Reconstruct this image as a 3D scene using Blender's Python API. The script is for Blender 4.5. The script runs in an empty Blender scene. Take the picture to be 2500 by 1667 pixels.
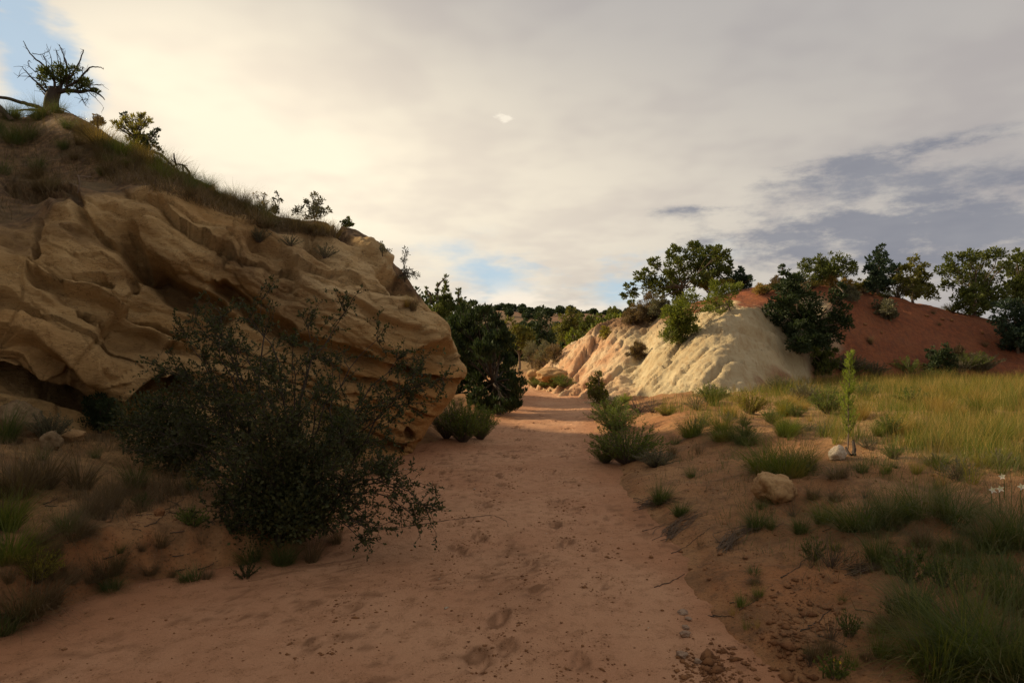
import bpy, math, random
import numpy as np
from mathutils import Vector, Matrix
from mathutils.bvhtree import BVHTree

# ------------------------------------------------------------------ camera, sky, sun, exposure
SC = bpy.context.scene
COL = SC.collection
EYE, FPX, CX, CY = 1.6, 1667.0, 1250.0, 860.0        # eye height; focal length and horizon in photo pixels (2500 wide)
cam = bpy.data.cameras.new('camera')
cam.lens, cam.sensor_width = 24.0, 36.0
cam.shift_y = (CY - 833.5) / 2500.0
cam.clip_start, cam.clip_end = 0.05, 6000
camo = bpy.data.objects.new('camera', cam); COL.objects.link(camo)
camo.location = (0, 0, EYE); camo.rotation_euler = (math.radians(90), 0, 0)
SC.camera = camo

SUN_AZ, SUN_EL = -73.0, 26.5
sa, se = math.radians(SUN_AZ), math.radians(SUN_EL)
TOSUN = Vector((math.sin(sa) * math.cos(se), math.cos(sa) * math.cos(se), math.sin(se)))
sl = bpy.data.lights.new('sun', 'SUN'); sl.energy = 3.9; sl.angle = math.radians(2.5); sl.color = (1.0, 0.80, 0.52)
so = bpy.data.objects.new('sun', sl); COL.objects.link(so)
so.rotation_euler = TOSUN.to_track_quat('Z', 'Y').to_euler(); so.location = TOSUN * 60

VS = SC.view_settings
VS.view_transform = 'Standard'; VS.look = 'None'; VS.gamma = 1.0; VS.use_curve_mapping = False
VS.exposure = 0.45
SC.cycles.max_bounces = 5; SC.cycles.diffuse_bounces = 2; SC.cycles.glossy_bounces = 1; SC.cycles.transmission_bounces = 3
SC.cycles.caustics_reflective = False; SC.cycles.caustics_refractive = False

class NT:
    """small helper to write node trees"""
    def __init__(s, tree): s.t = tree; s.n = tree.nodes; s.l = tree.links
    def new(s, typ, **kw):
        n = s.n.new(typ)
        for k, v in kw.items(): setattr(n, k, v)
        return n
    def put(s, sock, v):
        if isinstance(v, bpy.types.NodeSocket): s.l.new(v, sock)
        elif v is not None:
            if sock.type == 'RGBA' and hasattr(v, '__len__') and len(v) == 3: v = (*v, 1)
            sock.default_value = v
    def math(s, op, a, b=None, c=None, clamp=False):
        n = s.new('ShaderNodeMath', operation=op, use_clamp=clamp)
        for i, v in enumerate((a, b, c)):
            if v is not None: s.put(n.inputs[i], v)
        return n.outputs[0]
    def vmath(s, op, a, b=None):
        n = s.new('ShaderNodeVectorMath', operation=op)
        s.put(n.inputs[0], a)
        if b is not None: s.put(n.inputs[1], b)
        return n.outputs[0]
    def mix(s, f, a, b, blend='MIX'):
        n = s.new('ShaderNodeMix', data_type='RGBA', blend_type=blend)
        s.put(n.inputs[0], f); s.put(n.inputs[6], a); s.put(n.inputs[7], b)
        return n.outputs[2]
    def noise(s, vec, scale, detail=4.0, rough=0.55, dist=0.0, dim='3D'):
        n = s.new('ShaderNodeTexNoise', noise_dimensions=dim)
        s.put(n.inputs['Vector'], vec); s.put(n.inputs['Scale'], scale); s.put(n.inputs['Detail'], detail)
        s.put(n.inputs['Roughness'], rough); s.put(n.inputs['Distortion'], dist)
        return n.outputs[0]
    def smooth(s, v, lo, hi, a=0.0, b=1.0):
        n = s.new('ShaderNodeMapRange', interpolation_type='SMOOTHSTEP')
        for i, q in enumerate((v, lo, hi, a, b)): s.put(n.inputs[i], q)
        return n.outputs[0]
    def scale(s, vec, sc):
        return s.vmath('MULTIPLY', vec, sc)

def azel(px, py):
    x, z = (px - CX) / FPX, (CY - py) / FPX
    return math.degrees(math.atan2(x, 1)), math.degrees(math.atan2(z, math.hypot(x, 1)))

def build_world():
    w = bpy.data.worlds.new('World'); SC.world = w; w.use_nodes = True
    g = NT(w.node_tree); g.n.clear()
    out = g.new('ShaderNodeOutputWorld'); bg = g.new('ShaderNodeBackground')
    g.l.new(bg.outputs[0], out.inputs[0])
    sky = g.new('ShaderNodeTexSky', sky_type='NISHITA')
    sky.sun_disc = False; sky.sun_elevation = se; sky.sun_rotation = sa
    sky.altitude = 1600; sky.air_density = 1.0; sky.dust_density = 1.0; sky.ozone_density = 1.0
    d = g.new('ShaderNodeTexCoord').outputs['Generated']
    sp = g.new('ShaderNodeSeparateXYZ'); g.l.new(d, sp.inputs[0])
    x, y, z = sp.outputs
    az = g.math('MULTIPLY', g.math('ARCTAN2', x, y), 57.2958)
    el = g.math('MULTIPLY', g.math('ARCSINE', z), 57.2958)
    zz = g.math('ADD', g.math('MAXIMUM', z, 0.0), 0.13)
    cb = g.new('ShaderNodeCombineXYZ')
    g.put(cb.inputs[0], g.math('DIVIDE', x, zz)); g.put(cb.inputs[1], g.math('DIVIDE', y, zz)); g.put(cb.inputs[2], 0.7)
    pl = cb.outputs[0]                                   # position on the cloud sheet
    cb2 = g.new('ShaderNodeCombineXYZ')
    g.put(cb2.inputs[0], g.math('MULTIPLY', az, 0.055)); g.put(cb2.inputs[1], g.math('MULTIPLY', el, 0.16)); g.put(cb2.inputs[2], 3.1)
    ae = cb2.outputs[0]
    def blob(px, py, sx, sy, tilt=0.0):                  # soft patch centred where the photograph shows it
        a0, e0 = azel(px, py)
        da = g.math('SUBTRACT', az, a0); de = g.math('SUBTRACT', el, e0)
        if tilt: de = g.math('SUBTRACT', de, g.math('MULTIPLY', da, tilt))
        q = g.math('MULTIPLY_ADD', g.math('MULTIPLY', da, -1.0 / sx ** 2), da, g.math('MULTIPLY', g.math('MULTIPLY', de, -1.0 / sy ** 2), de))
        return g.math('EXPONENT', q)
    n_big = g.noise(pl, 0.55, 2, 0.55, 0, '2D')
    n_fine = g.noise(pl, 1.9, 3, 0.6, 0.0, '2D')
    n_str = g.noise(ae, 1.25, 5, 0.60, 0, '2D')
    n_str2 = g.noise(g.vmath('ADD', ae, (7.3, 2.2, 1.0)), 2.1, 4, 0.6, 0.0, '2D')
    # thin overcast: cream near the veiled sun, grey away from it
    glow = g.math('ADD', g.math('MULTIPLY', blob(430, 330, 15, 12), 0.72), g.math('MULTIPLY', blob(800, 470, 34, 14), 0.60), clamp=True)
    glow = g.math('ADD', glow, g.math('MULTIPLY', blob(1500, 560, 20, 9), 0.26), clamp=True)
    glow = g.math('ADD', glow, g.math('MULTIPLY', g.math('SUBTRACT', n_big, 0.5), 0.30), clamp=True)
    veil = g.mix(glow, (3.25, 3.1, 3.05), (8.1, 7.15, 5.5))
    veil = g.mix(g.smooth(n_fine, 0.35, 0.72), veil, g.mix(1.0, veil, (0.88, 0.87, 0.90), 'MULTIPLY'))
    # openings to the blue
    gap = g.math('ADD', g.math('MULTIPLY', blob(1430, 668, 13, 3.4), 0.82), g.math('MULTIPLY', blob(70, 60, 3.6, 4.5, -0.75), 0.85))
    gap = g.math('ADD', gap, g.math('MULTIPLY', blob(0, 260, 7, 5), 0.36))
    gap = g.math('ADD', gap, g.math('MULTIPLY', blob(950, 600, 9, 4), 0.18))
    gap = g.math('ADD', gap, g.math('MULTIPLY', g.math('SUBTRACT', n_str, 0.5), g.math('MULTIPLY_ADD', g.math('MINIMUM', gap, 0.8), 3.0, 0.35)))
    gap = g.math('MULTIPLY', g.smooth(gap, 0.28, 0.85), 0.85)
    blue = g.mix(0.75, sky.outputs[0], (3.3, 4.5, 5.4))
    col = g.mix(gap, veil, blue)
    # bright low streaks near the skyline
    st = g.math('MULTIPLY', blob(1250, 735, 14, 1.3), g.smooth(n_str2, 0.42, 0.62))
    col = g.mix(g.math('MULTIPLY', st, 0.8), col, (7.6, 6.7, 5.5))
    # dark slate cumulus
    dk = g.math('ADD', g.math('MULTIPLY', blob(2380, 545, 12.5, 4.1), 0.80), g.math('MULTIPLY', blob(2040, 420, 7, 1.4), 0.50))
    dk = g.math('ADD', dk, g.math('MULTIPLY', blob(2310, 350, 5.0, 0.7, 0.06), 0.62))
    dk = g.math('ADD', dk, g.math('MULTIPLY', blob(1690, 512, 3.4, 0.6), 0.60))
    dk = g.math('ADD', dk, g.math('MULTIPLY', blob(1900, 590, 11, 2.2), 0.45))
    dk = g.math('ADD', dk, g.math('MULTIPLY', g.math('SUBTRACT', g.noise(g.vmath('ADD', ae, (1.3, 8.2, 4.0)), 3.4, 6, 0.64, 0, '2D'), 0.5), g.math('MULTIPLY_ADD', g.math('MINIMUM', dk, 0.7), 2.6, 0.3)))
    dk = g.smooth(dk, 0.20, 0.86)
    dcol = g.mix(n_str2, (2.2, 2.25, 2.5), (1.3, 1.42, 1.85))
    col = g.mix(g.math('MULTIPLY', dk, 0.88), col, dcol)
    # one small lit puff
    pf = g.math('ADD', blob(1228, 286, 1.25, 0.30, -0.10), g.math('MULTIPLY', blob(1230, 304, 0.45, 0.55, 0.5), 0.6))
    pf = g.math('ADD', pf, g.math('MULTIPLY', g.math('SUBTRACT', g.noise(ae, 14, 4, 0.68, 0.0, '2D'), 0.5), 1.9))
    col = g.mix(g.math('MULTIPLY', g.smooth(pf, 0.45, 1.15), 0.7), col, (7.6, 6.9, 5.7))
    g.put(bg.inputs[0], col); bg.inputs[1].default_value = 0.1
build_world()
SC.world.cycles.sampling_method = 'MANUAL'; SC.world.cycles.sample_map_resolution = 256

# ------------------------------------------------------------------ numpy helpers
def rng_(seed): return np.random.default_rng(seed)

def _h(ix, iy, iz):
    n = (ix * 374761393 + iy * 668265263 + iz * 2147483647 + 1013904223) & 0xffffffff
    n = ((n ^ (n >> 13)) * 1274126177) & 0xffffffff
    n = (n ^ (n >> 16)) & 0xffffffff
    return n.astype(np.float64) / 4294967295.0

def vnoise(p):
    """value noise in [-1,1] for an (N,3) array"""
    f = np.floor(p); i = f.astype(np.int64); t = p - f
    t = t * t * t * (t * (t * 6 - 15) + 10)
    r = 0.0
    for a in (0, 1):
        wx = t[:, 0] if a else 1 - t[:, 0]
        for b in (0, 1):
            wy = t[:, 1] if b else 1 - t[:, 1]
            for c in (0, 1):
                wz = t[:, 2] if c else 1 - t[:, 2]
                r = r + wx * wy * wz * _h(i[:, 0] + a, i[:, 1] + b, i[:, 2] + c)
    return r * 2 - 1

def fbm(p, octaves=5, gain=0.5, lac=2.03):
    a, s, r = 1.0, 0.0, 0.0
    for k in range(octaves):
        r = r + a * vnoise(p + 17.3 * k); s += a; a *= gain; p = p * lac
    return r / s

def ridged(p, octaves=4, gain=0.5):
    a, s, r = 1.0, 0.0, 0.0
    for k in range(octaves):
        r = r + a * (1 - np.abs(vnoise(p + 9.1 * k))); s += a; a *= gain; p = p * 2.07
    return r / s

def sstep(x, a, b):
    t = np.clip((x - a) / (b - a), 0, 1); return t * t * (3 - 2 * t)

def P(px, py, Y):
    """the point at depth Y metres whose direction from the eye is photo pixel (px, py)"""
    return np.array([(px - CX) / FPX * Y, Y, EYE + (CY - py) / FPX * Y])

def pix(v):
    Y = np.maximum(v[:, 1], 0.3)
    return CX + FPX * v[:, 0] / Y, CY - FPX * (v[:, 2] - EYE) / Y

def mesh_np(name, verts, faces, smooth=False, attrs=None):
    """verts (N,3), faces (M,k) with constant k"""
    me = bpy.data.meshes.new(name)
    verts = np.asarray(verts, np.float32); faces = np.asarray(faces, np.int32)
    M, k = faces.shape
    me.vertices.add(len(verts)); me.vertices.foreach_set('co', verts.ravel())
    me.loops.add(M * k); me.loops.foreach_set('vertex_index', faces.ravel())
    me.polygons.add(M)
    me.polygons.foreach_set('loop_start', np.arange(0, M * k, k, dtype=np.int32))
    me.polygons.foreach_set('loop_total', np.full(M, k, np.int32))
    if smooth: me.polygons.foreach_set('use_smooth', np.ones(M, bool))
    for nm, arr in (attrs or {}).items():
        a = me.attributes.new(nm, 'FLOAT', 'POINT'); a.data.foreach_set('value', np.asarray(arr, np.float32))
    me.update(calc_edges=True)
    return me

def grid_faces(nr, nc):
    i = np.arange(nr - 1)[:, None] * nc + np.arange(nc - 1)[None, :]
    return np.stack([i, i + 1, i + nc + 1, i + nc], -1).reshape(-1, 4)

def obj(name, me, mat=None, parent=None, loc=None):
    o = bpy.data.objects.new(name, me); COL.objects.link(o)
    if mat is not None and me is not None and not me.materials: me.materials.append(mat)
    if parent is not None: o.parent = parent
    if loc is not None: o.location = loc
    return o

def tag(o, label, cat, group=None, kind=None):
    o['label'] = label; o['category'] = cat
    if group: o['group'] = group
    if kind: o['kind'] = kind
    return o

def thing(name, label, cat, loc, group=None):
    o = bpy.data.objects.new(name, None); COL.objects.link(o); o.location = loc; o.empty_display_size = 0.1
    return tag(o, label, cat, group)

# ------------------------------------------------------------------ materials
def new_mat(name):
    m = bpy.data.materials.new(name); m.use_nodes = True
    g = NT(m.node_tree); bs = g.n['Principled BSDF']; bs.inputs['Roughness'].default_value = 0.9
    bs.inputs['Specular IOR Level'].default_value = 0.15
    return m, g, bs

def bump(g, bs, h, strength=0.5, dist=0.02, prev=None):
    b = g.new('ShaderNodeBump'); g.put(b.inputs['Height'], h); b.inputs['Strength'].default_value = strength
    b.inputs['Distance'].default_value = dist
    if prev is not None: g.l.new(prev, b.inputs['Normal'])
    g.l.new(b.outputs[0], bs.inputs['Normal']); return b.outputs[0]

def attr(g, name):
    n = g.new('ShaderNodeAttribute'); n.attribute_name = name; return n.outputs['Fac']

def leaf_mat(name, c1, c2, transl=0.35, c3=None, rough=0.65):
    m, g, bs = new_mat(name)
    rnd = g.new('ShaderNodeNewGeometry').outputs['Random Per Island']
    col = g.mix(rnd, c1, c2)
    pos = g.new('ShaderNodeTexCoord').outputs['Object']
    if c3 is not None:
        col = g.mix(g.smooth(g.noise(pos, 1.6, 3), 0.45, 0.68), col, c3)
    col = g.mix(g.noise(pos, 3.5, 2), g.mix(1.0, col, (0.75, 0.75, 0.75), 'MULTIPLY'), g.mix(1.0, col, (1.3, 1.25, 1.2), 'MULTIPLY'))
    g.put(bs.inputs['Base Color'], col); bs.inputs['Roughness'].default_value = rough
    bs.inputs['Specular IOR Level'].default_value = 0.25
    tr = g.new('ShaderNodeBsdfTranslucent'); g.put(tr.inputs[0], g.mix(1.0, col, (1.35, 1.4, 0.75), 'MULTIPLY'))
    mx = g.new('ShaderNodeMixShader'); mx.inputs[0].default_value = transl
    g.l.new(bs.outputs[0], mx.inputs[1]); g.l.new(tr.outputs[0], mx.inputs[2])
    g.l.new(mx.outputs[0], g.n['Material Output'].inputs[0])
    return m

def bark_mat(name, c1, c2):
    m, g, bs = new_mat(name)
    pos = g.new('ShaderNodeTexCoord').outputs['Object']
    n = g.noise(g.scale(pos, (14, 14, 3)), 3.0, 5)
    g.put(bs.inputs['Base Color'], g.mix(n, c1, c2)); bump(g, bs, n, 0.8, 0.02)
    return m

M = {}
def sand_mat():
    m, g, bs = new_mat('wash_sand')
    pos = g.new('ShaderNodeTexCoord').outputs['Object']
    track, edge = attr(g, 'track'), attr(g, 'edge')
    n1 = g.noise(pos, 0.8, 4, 0.6); n2 = g.noise(pos, 9, 4, 0.65); n3 = g.noise(pos, 75, 2, 0.7); n4 = g.noise(pos, 260, 1, 0.6)
    base = g.mix(g.smooth(n1, 0.3, 0.7), (0.58, 0.318, 0.172), (0.49, 0.245, 0.126))
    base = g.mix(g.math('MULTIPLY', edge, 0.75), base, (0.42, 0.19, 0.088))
    base = g.mix(g.math('MULTIPLY', g.smooth(n2, 0.46, 0.70), 0.5), base, (0.33, 0.16, 0.072))
    crumb_shade = g.math('MULTIPLY', g.smooth(n3, 0.56, 0.66), g.smooth(n2, 0.42, 0.62))  # dark crumbs; the specks also stand in for tiny clod shadows
    base = g.mix(g.math('MULTIPLY', crumb_shade, 0.75), base, (0.15, 0.075, 0.036))
    base = g.mix(g.smooth(n4, 0.60, 0.70, 0, 0.6), base, (0.19, 0.10, 0.05))
    base = g.mix(g.smooth(n4, 0.36, 0.28, 0, 0.30), base, (0.52, 0.34, 0.235))
    base = g.mix(g.math('MULTIPLY', track, 0.72), base, (0.17, 0.080, 0.036))  # disturbed sand, and the shade of the prints painted in
    g.put(bs.inputs['Base Color'], base)
    bump(g, bs, g.noise(pos, 22, 5, 0.72), 0.8, 0.03)
    return m
def ground_mat():
    m, g, bs = new_mat('desert_ground')
    pos = g.new('ShaderNodeTexCoord').outputs['Object']
    red = attr(g, 'red'); straw = attr(g, 'straw')
    n1 = g.noise(pos, 0.9, 4, 0.6); n2 = g.noise(pos, 8, 4, 0.65); n3 = g.noise(pos, 55, 2, 0.7)
    base = g.mix(g.smooth(n1, 0.3, 0.7), (0.45, 0.26, 0.115), (0.35, 0.175, 0.072))
    base = g.mix(red, base, (0.37, 0.15, 0.056))
    base = g.mix(g.math('MULTIPLY', straw, g.smooth(n2, 0.35, 0.6, 0.25, 0.9)), base, (0.27, 0.195, 0.065))
    n5 = g.noise(pos, 2.7, 3, 0.6)
    base = g.mix(g.smooth(n5, 0.42, 0.68, 0, 0.62), base, (0.20, 0.105, 0.046))
    base = g.mix(g.smooth(n2, 0.46, 0.70, 0, 0.7), base, (0.17, 0.088, 0.040))
    base = g.mix(g.smooth(n3, 0.56, 0.70, 0, 0.75), base, (0.10, 0.055, 0.028))
    base = g.mix(g.smooth(n3, 0.36, 0.26, 0, 0.35), base, (0.48, 0.33, 0.21))
    g.put(bs.inputs['Base Color'], base)
    bump(g, bs, g.noise(pos, 16, 5, 0.72), 0.85, 0.045)
    return m
def rock_mat():
    m, g, bs = new_mat('tan_sandstone')
    pos = g.new('ShaderNodeTexCoord').outputs['Object']
    soil, dark_mark, orange, pale = attr(g, 'soil'), attr(g, 'dark_mark'), attr(g, 'orange'), attr(g, 'pale')
    n1 = g.noise(pos, 1.1, 4, 0.6)
    bed = g.noise(g.scale(pos, (1.0, 1.0, 4.0)), 1.6, 5, 0.6, 0.4)
    n2 = g.noise(pos, 7, 4, 0.65); n3 = g.noise(pos, 45, 2, 0.7)
    base = g.mix(g.smooth(n1, 0.28, 0.72), (0.63, 0.415, 0.185), (0.51, 0.315, 0.125))
    base = g.mix(g.smooth(bed, 0.46, 0.68, 0, 0.5), base, (0.37, 0.23, 0.095))
    base = g.mix(g.smooth(bed, 0.44, 0.30, 0, 0.45), base, (0.64, 0.455, 0.215))
    base = g.mix(g.math('MULTIPLY', pale, 0.6), base, (0.70, 0.52, 0.28))
    base = g.mix(g.math('MULTIPLY', orange, g.smooth(n1, 0.2, 0.7, 0.55, 0.95)), base, (0.47, 0.225, 0.062))
    base = g.mix(g.math('MULTIPLY', dark_mark, g.smooth(n2, 0.25, 0.7, 0.45, 0.9)), base, (0.20, 0.115, 0.05))
    base = g.mix(g.smooth(n2, 0.58, 0.78, 0, 0.55), base, (0.27, 0.155, 0.062))
    crack = g.noise(g.vmath('ADD', g.scale(pos, (1.1, 1.1, 2.6)), g.scale(pos, (0, 0, 0))), 2.6, 5, 0.6)
    base = g.mix(g.smooth(g.math('ABSOLUTE', g.math('SUBTRACT', crack, 0.5)), 0.012, 0.0, 0, 0.6), base, (0.15, 0.085, 0.038))
    base = g.mix(g.smooth(n3, 0.58, 0.74, 0, 0.5), base, (0.24, 0.14, 0.06))
    sc = g.mix(g.smooth(n2, 0.36, 0.64), (0.30, 0.18, 0.085), (0.12, 0.075, 0.042))
    sc = g.mix(g.smooth(n1, 0.45, 0.7, 0, 0.6), sc, (0.20, 0.15, 0.075))
    sc = g.mix(g.smooth(n3, 0.55, 0.75, 0, 0.7), sc, (0.10, 0.065, 0.04))
    base = g.mix(soil, base, sc)
    g.put(bs.inputs['Base Color'], base)
    bump(g, bs, g.noise(g.scale(pos, (1.0, 1.0, 2.2)), 6, 8, 0.72), 0.95, 0.09)
    return m
def hill_mat():
    m, g, bs = new_mat('cream_and_red_earth')
    pos = g.new('ShaderNodeTexCoord').outputs['Object']
    red, pink, soil = attr(g, 'red'), attr(g, 'pink'), attr(g, 'soil')
    n1 = g.noise(pos, 0.9, 4, 0.6); n2 = g.noise(pos, 5, 4, 0.68); n3 = g.noise(pos, 26, 2, 0.7)
    rill = g.noise(g.scale(pos, (5.0, 1.6, 1.6)), 1.2, 4, 0.65, 0.3)
    cream = g.mix(g.smooth(n1, 0.3, 0.7), (0.58, 0.47, 0.28), (0.48, 0.365, 0.20))
    cream = g.mix(g.smooth(rill, 0.48, 0.66, 0, 0.65), cream, (0.40, 0.265, 0.13))
    cream = g.mix(g.smooth(n3, 0.60, 0.75, 0, 0.45), cream, (0.36, 0.26, 0.14))
    pk = g.mix(g.smooth(n1, 0.35, 0.65), (0.52, 0.29, 0.15), (0.60, 0.44, 0.26))
    pk = g.mix(g.smooth(rill, 0.55, 0.7, 0, 0.6), pk, (0.50, 0.225, 0.10))
    rd = g.mix(g.smooth(n2, 0.3, 0.7), (0.30, 0.098, 0.040), (0.19, 0.068, 0.032))
    rd = g.mix(g.smooth(n1, 0.42, 0.66, 0, 0.45), rd, (0.29, 0.115, 0.05))
    rd = g.mix(g.smooth(rill, 0.50, 0.66, 0, 0.6), rd, (0.14, 0.06, 0.034))
    rd = g.mix(g.smooth(n3, 0.54, 0.70, 0, 0.7), rd, (0.11, 0.048, 0.028))
    rd = g.mix(g.smooth(n3, 0.34, 0.24, 0, 0.35), rd, (0.45, 0.24, 0.14))
    base = g.mix(pink, cream, pk)
    base = g.mix(red, base, rd)
    base = g.mix(soil, base, g.mix(n2, (0.30, 0.17, 0.085), (0.21, 0.12, 0.06)))
    g.put(bs.inputs['Base Color'], base)
    bump(g, bs, g.noise(pos, 6, 6, 0.7), 0.85, 0.10)
    return m
def stone_mat(name, c1, c2, c3):
    m, g, bs = new_mat(name)
    pos = g.new('ShaderNodeTexCoord').outputs['Object']
    n1 = g.noise(pos, 4, 6, 0.6, 0.3); n2 = g.noise(pos, 32, 5, 0.7)
    base = g.mix(g.smooth(n1, 0.3, 0.7), c1, c2); base = g.mix(g.smooth(n2, 0.50, 0.68, 0, 0.85), base, c3)
    g.put(bs.inputs['Base Color'], base); bump(g, bs, g.math('ADD', n1, g.math('MULTIPLY', n2, 0.4)), 0.7, 0.03)
    return m
def mesa_mat():
    m, g, bs = new_mat('distant_mesa_earth')
    pos = g.new('ShaderNodeTexCoord').outputs['Object']
    n1 = g.noise(pos, 0.05, 5, 0.6); n2 = g.noise(pos, 0.35, 5, 0.65)
    base = g.mix(g.smooth(n1, 0.35, 0.65), (0.25, 0.125, 0.07), (0.20, 0.13, 0.072))
    base = g.mix(g.smooth(n2, 0.48, 0.66, 0, 0.8), base, (0.075, 0.070, 0.036))
    g.put(bs.inputs['Base Color'], base); return m
M['sand'] = sand_mat(); M['ground'] = ground_mat(); M['rock'] = rock_mat(); M['hill'] = hill_mat(); M['mesa'] = mesa_mat()
M['stone_tan'] = stone_mat('tan_stone', (0.50, 0.32, 0.145), (0.40, 0.23, 0.10), (0.26, 0.15, 0.08))
M['stone_white'] = stone_mat('pale_stone', (0.62, 0.52, 0.38), (0.50, 0.40, 0.28), (0.34, 0.26, 0.18))
M['stone_flat'] = stone_mat('flat_stone', (0.38, 0.26, 0.17), (0.30, 0.20, 0.13), (0.2, 0.12, 0.08))
M['clod'] = stone_mat('earth_clod', (0.30, 0.145, 0.060), (0.22, 0.10, 0.042), (0.13, 0.06, 0.028))
M['bark'] = bark_mat('grey_bark', (0.10, 0.075, 0.055), (0.19, 0.14, 0.10))
M['bark_dark'] = bark_mat('dark_bark', (0.045, 0.034, 0.026), (0.10, 0.075, 0.055))
M['deadwood'] = bark_mat('weathered_deadwood', (0.15, 0.105, 0.07), (0.26, 0.19, 0.13))
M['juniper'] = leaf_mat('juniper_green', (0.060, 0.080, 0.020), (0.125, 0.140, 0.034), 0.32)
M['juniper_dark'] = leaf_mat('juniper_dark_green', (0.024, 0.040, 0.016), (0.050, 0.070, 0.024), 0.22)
M['juniper_olive'] = leaf_mat('juniper_olive_green', (0.100, 0.105, 0.024), (0.180, 0.170, 0.040), 0.34)
M['pinyon'] = leaf_mat('pinyon_green', (0.090, 0.120, 0.022), (0.185, 0.200, 0.036), 0.38)
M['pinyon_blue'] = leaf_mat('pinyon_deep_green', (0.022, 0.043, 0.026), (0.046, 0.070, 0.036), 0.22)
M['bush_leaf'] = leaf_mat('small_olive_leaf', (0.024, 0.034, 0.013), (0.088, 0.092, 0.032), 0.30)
M['rabbit'] = leaf_mat('rabbitbrush_green', (0.080, 0.120, 0.028), (0.160, 0.185, 0.042), 0.38)
M['rabbit_yellow'] = leaf_mat('rabbitbrush_yellow', (0.16, 0.155, 0.032), (0.30, 0.25, 0.045), 0.38)
M['sage'] = leaf_mat('sage_grey', (0.105, 0.105, 0.062), (0.19, 0.175, 0.105), 0.25)
M['sapling'] = leaf_mat('sapling_green', (0.16, 0.22, 0.035), (0.27, 0.32, 0.055), 0.5)
M['grass'] = leaf_mat('grass_green', (0.060, 0.100, 0.016), (0.170, 0.185, 0.034), 0.42, (0.22, 0.17, 0.05))
M['grass_dry'] = leaf_mat('grass_straw', (0.26, 0.165, 0.050), (0.44, 0.31, 0.10), 0.40)
M['grass_dark'] = leaf_mat('grass_deep_green', (0.052, 0.082, 0.024), (0.13, 0.15, 0.045), 0.33, (0.20, 0.165, 0.07))
M['grass_brown'] = leaf_mat('grass_brown', (0.10, 0.070, 0.036), (0.21, 0.15, 0.080), 0.28)
M['thatch'] = leaf_mat('dead_thatch', (0.14, 0.095, 0.048), (0.30, 0.215, 0.115), 0.2)
M['petal'] = leaf_mat('white_petal', (0.78, 0.76, 0.70), (0.82, 0.80, 0.76), 0.3)
M['petal_yellow'] = leaf_mat('yellow_petal', (0.65, 0.45, 0.04), (0.75, 0.55, 0.06), 0.3)
M['stone_grey'] = stone_mat('grey_crumbling_stone', (0.30, 0.21, 0.115), (0.22, 0.145, 0.075), (0.13, 0.085, 0.045))
M['root'] = bark_mat('dry_root', (0.12, 0.082, 0.052), (0.22, 0.155, 0.10))

# ------------------------------------------------------------------ terrain
LY = np.array([-6, 1.0, 2.4, 3.9, 4.68, 4.94, 5.3, 6.06, 7.4, 9.0, 10.3, 11.5, 13.3, 15.5, 17.8, 20.5, 25, 31, 40, 60])
LX = np.array([-3.3, -3.3, -3.2, -2.92, -2.78, -2.34, -1.72, -1.60, -1.66, -1.72, -1.62, -1.42, -1.30, -1.0, -0.5, 0.15, 0.55, -0.6, -5, -14])
RY = np.array([-6, 1.0, 3.3, 4.5, 5.8, 7.2, 9.9, 12.1, 15.5, 19, 22, 26, 31, 40, 60])
RX = np.array([2.0, 1.7, 1.38, 1.32, 1.28, 1.33, 1.42, 1.48, 1.85, 2.5, 2.75, 2.4, 2.0, -1.5, -10])
def wash_edges(y): return np.interp(y, LY, LX), np.interp(y, RY, RX)

def ground_base(x, y):
    p = np.stack([x, y, 0 * x], -1)
    w = 0.24 * fbm(p * 1.3 + 5, 4)
    xl, xr = wash_edges(y)
    dl, dr = xl - x + w, x - xr + w
    near = np.exp(-((y - 4.4) / 2.3) ** 2)                       # the cut bank by the camera
    bl = 0.06 + (0.25 + 0.16 * fbm(p * 1.1 + 8, 3)) * near
    z = np.where(dl > 0, bl * sstep(dl, 0.0, 0.26) + 0.62 * sstep(dl, 0.15, 4.2) * (1 - sstep(y, 9, 12.5)) + 0.30 * sstep(dl, 0, 1.4) * sstep(y, 11.5, 13) * (1 - sstep(y, 19, 24)), 0)
    z = np.where(dr > 0, 0.09 * sstep(dr, 0, 0.28) + 0.36 * sstep(dr, 0.1, 2.6) + 0.12 * sstep(dr, 3, 10), z)
    z = np.where((dl <= 0) & (dr <= 0), -0.07 * sstep(np.minimum(-dl, -dr), 0.0, 0.12), z)
    out = np.maximum(np.maximum(dl, dr), 0)
    z = z + sstep(out, 0.05, 0.6) * (0.09 * fbm(p * 0.9, 3) + 0.06 * fbm(p * 3.6, 4) + 0.026 * ridged(p * 11, 3))
    z = z + 1.5 * sstep(y, 60, 180)
    return z

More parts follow.
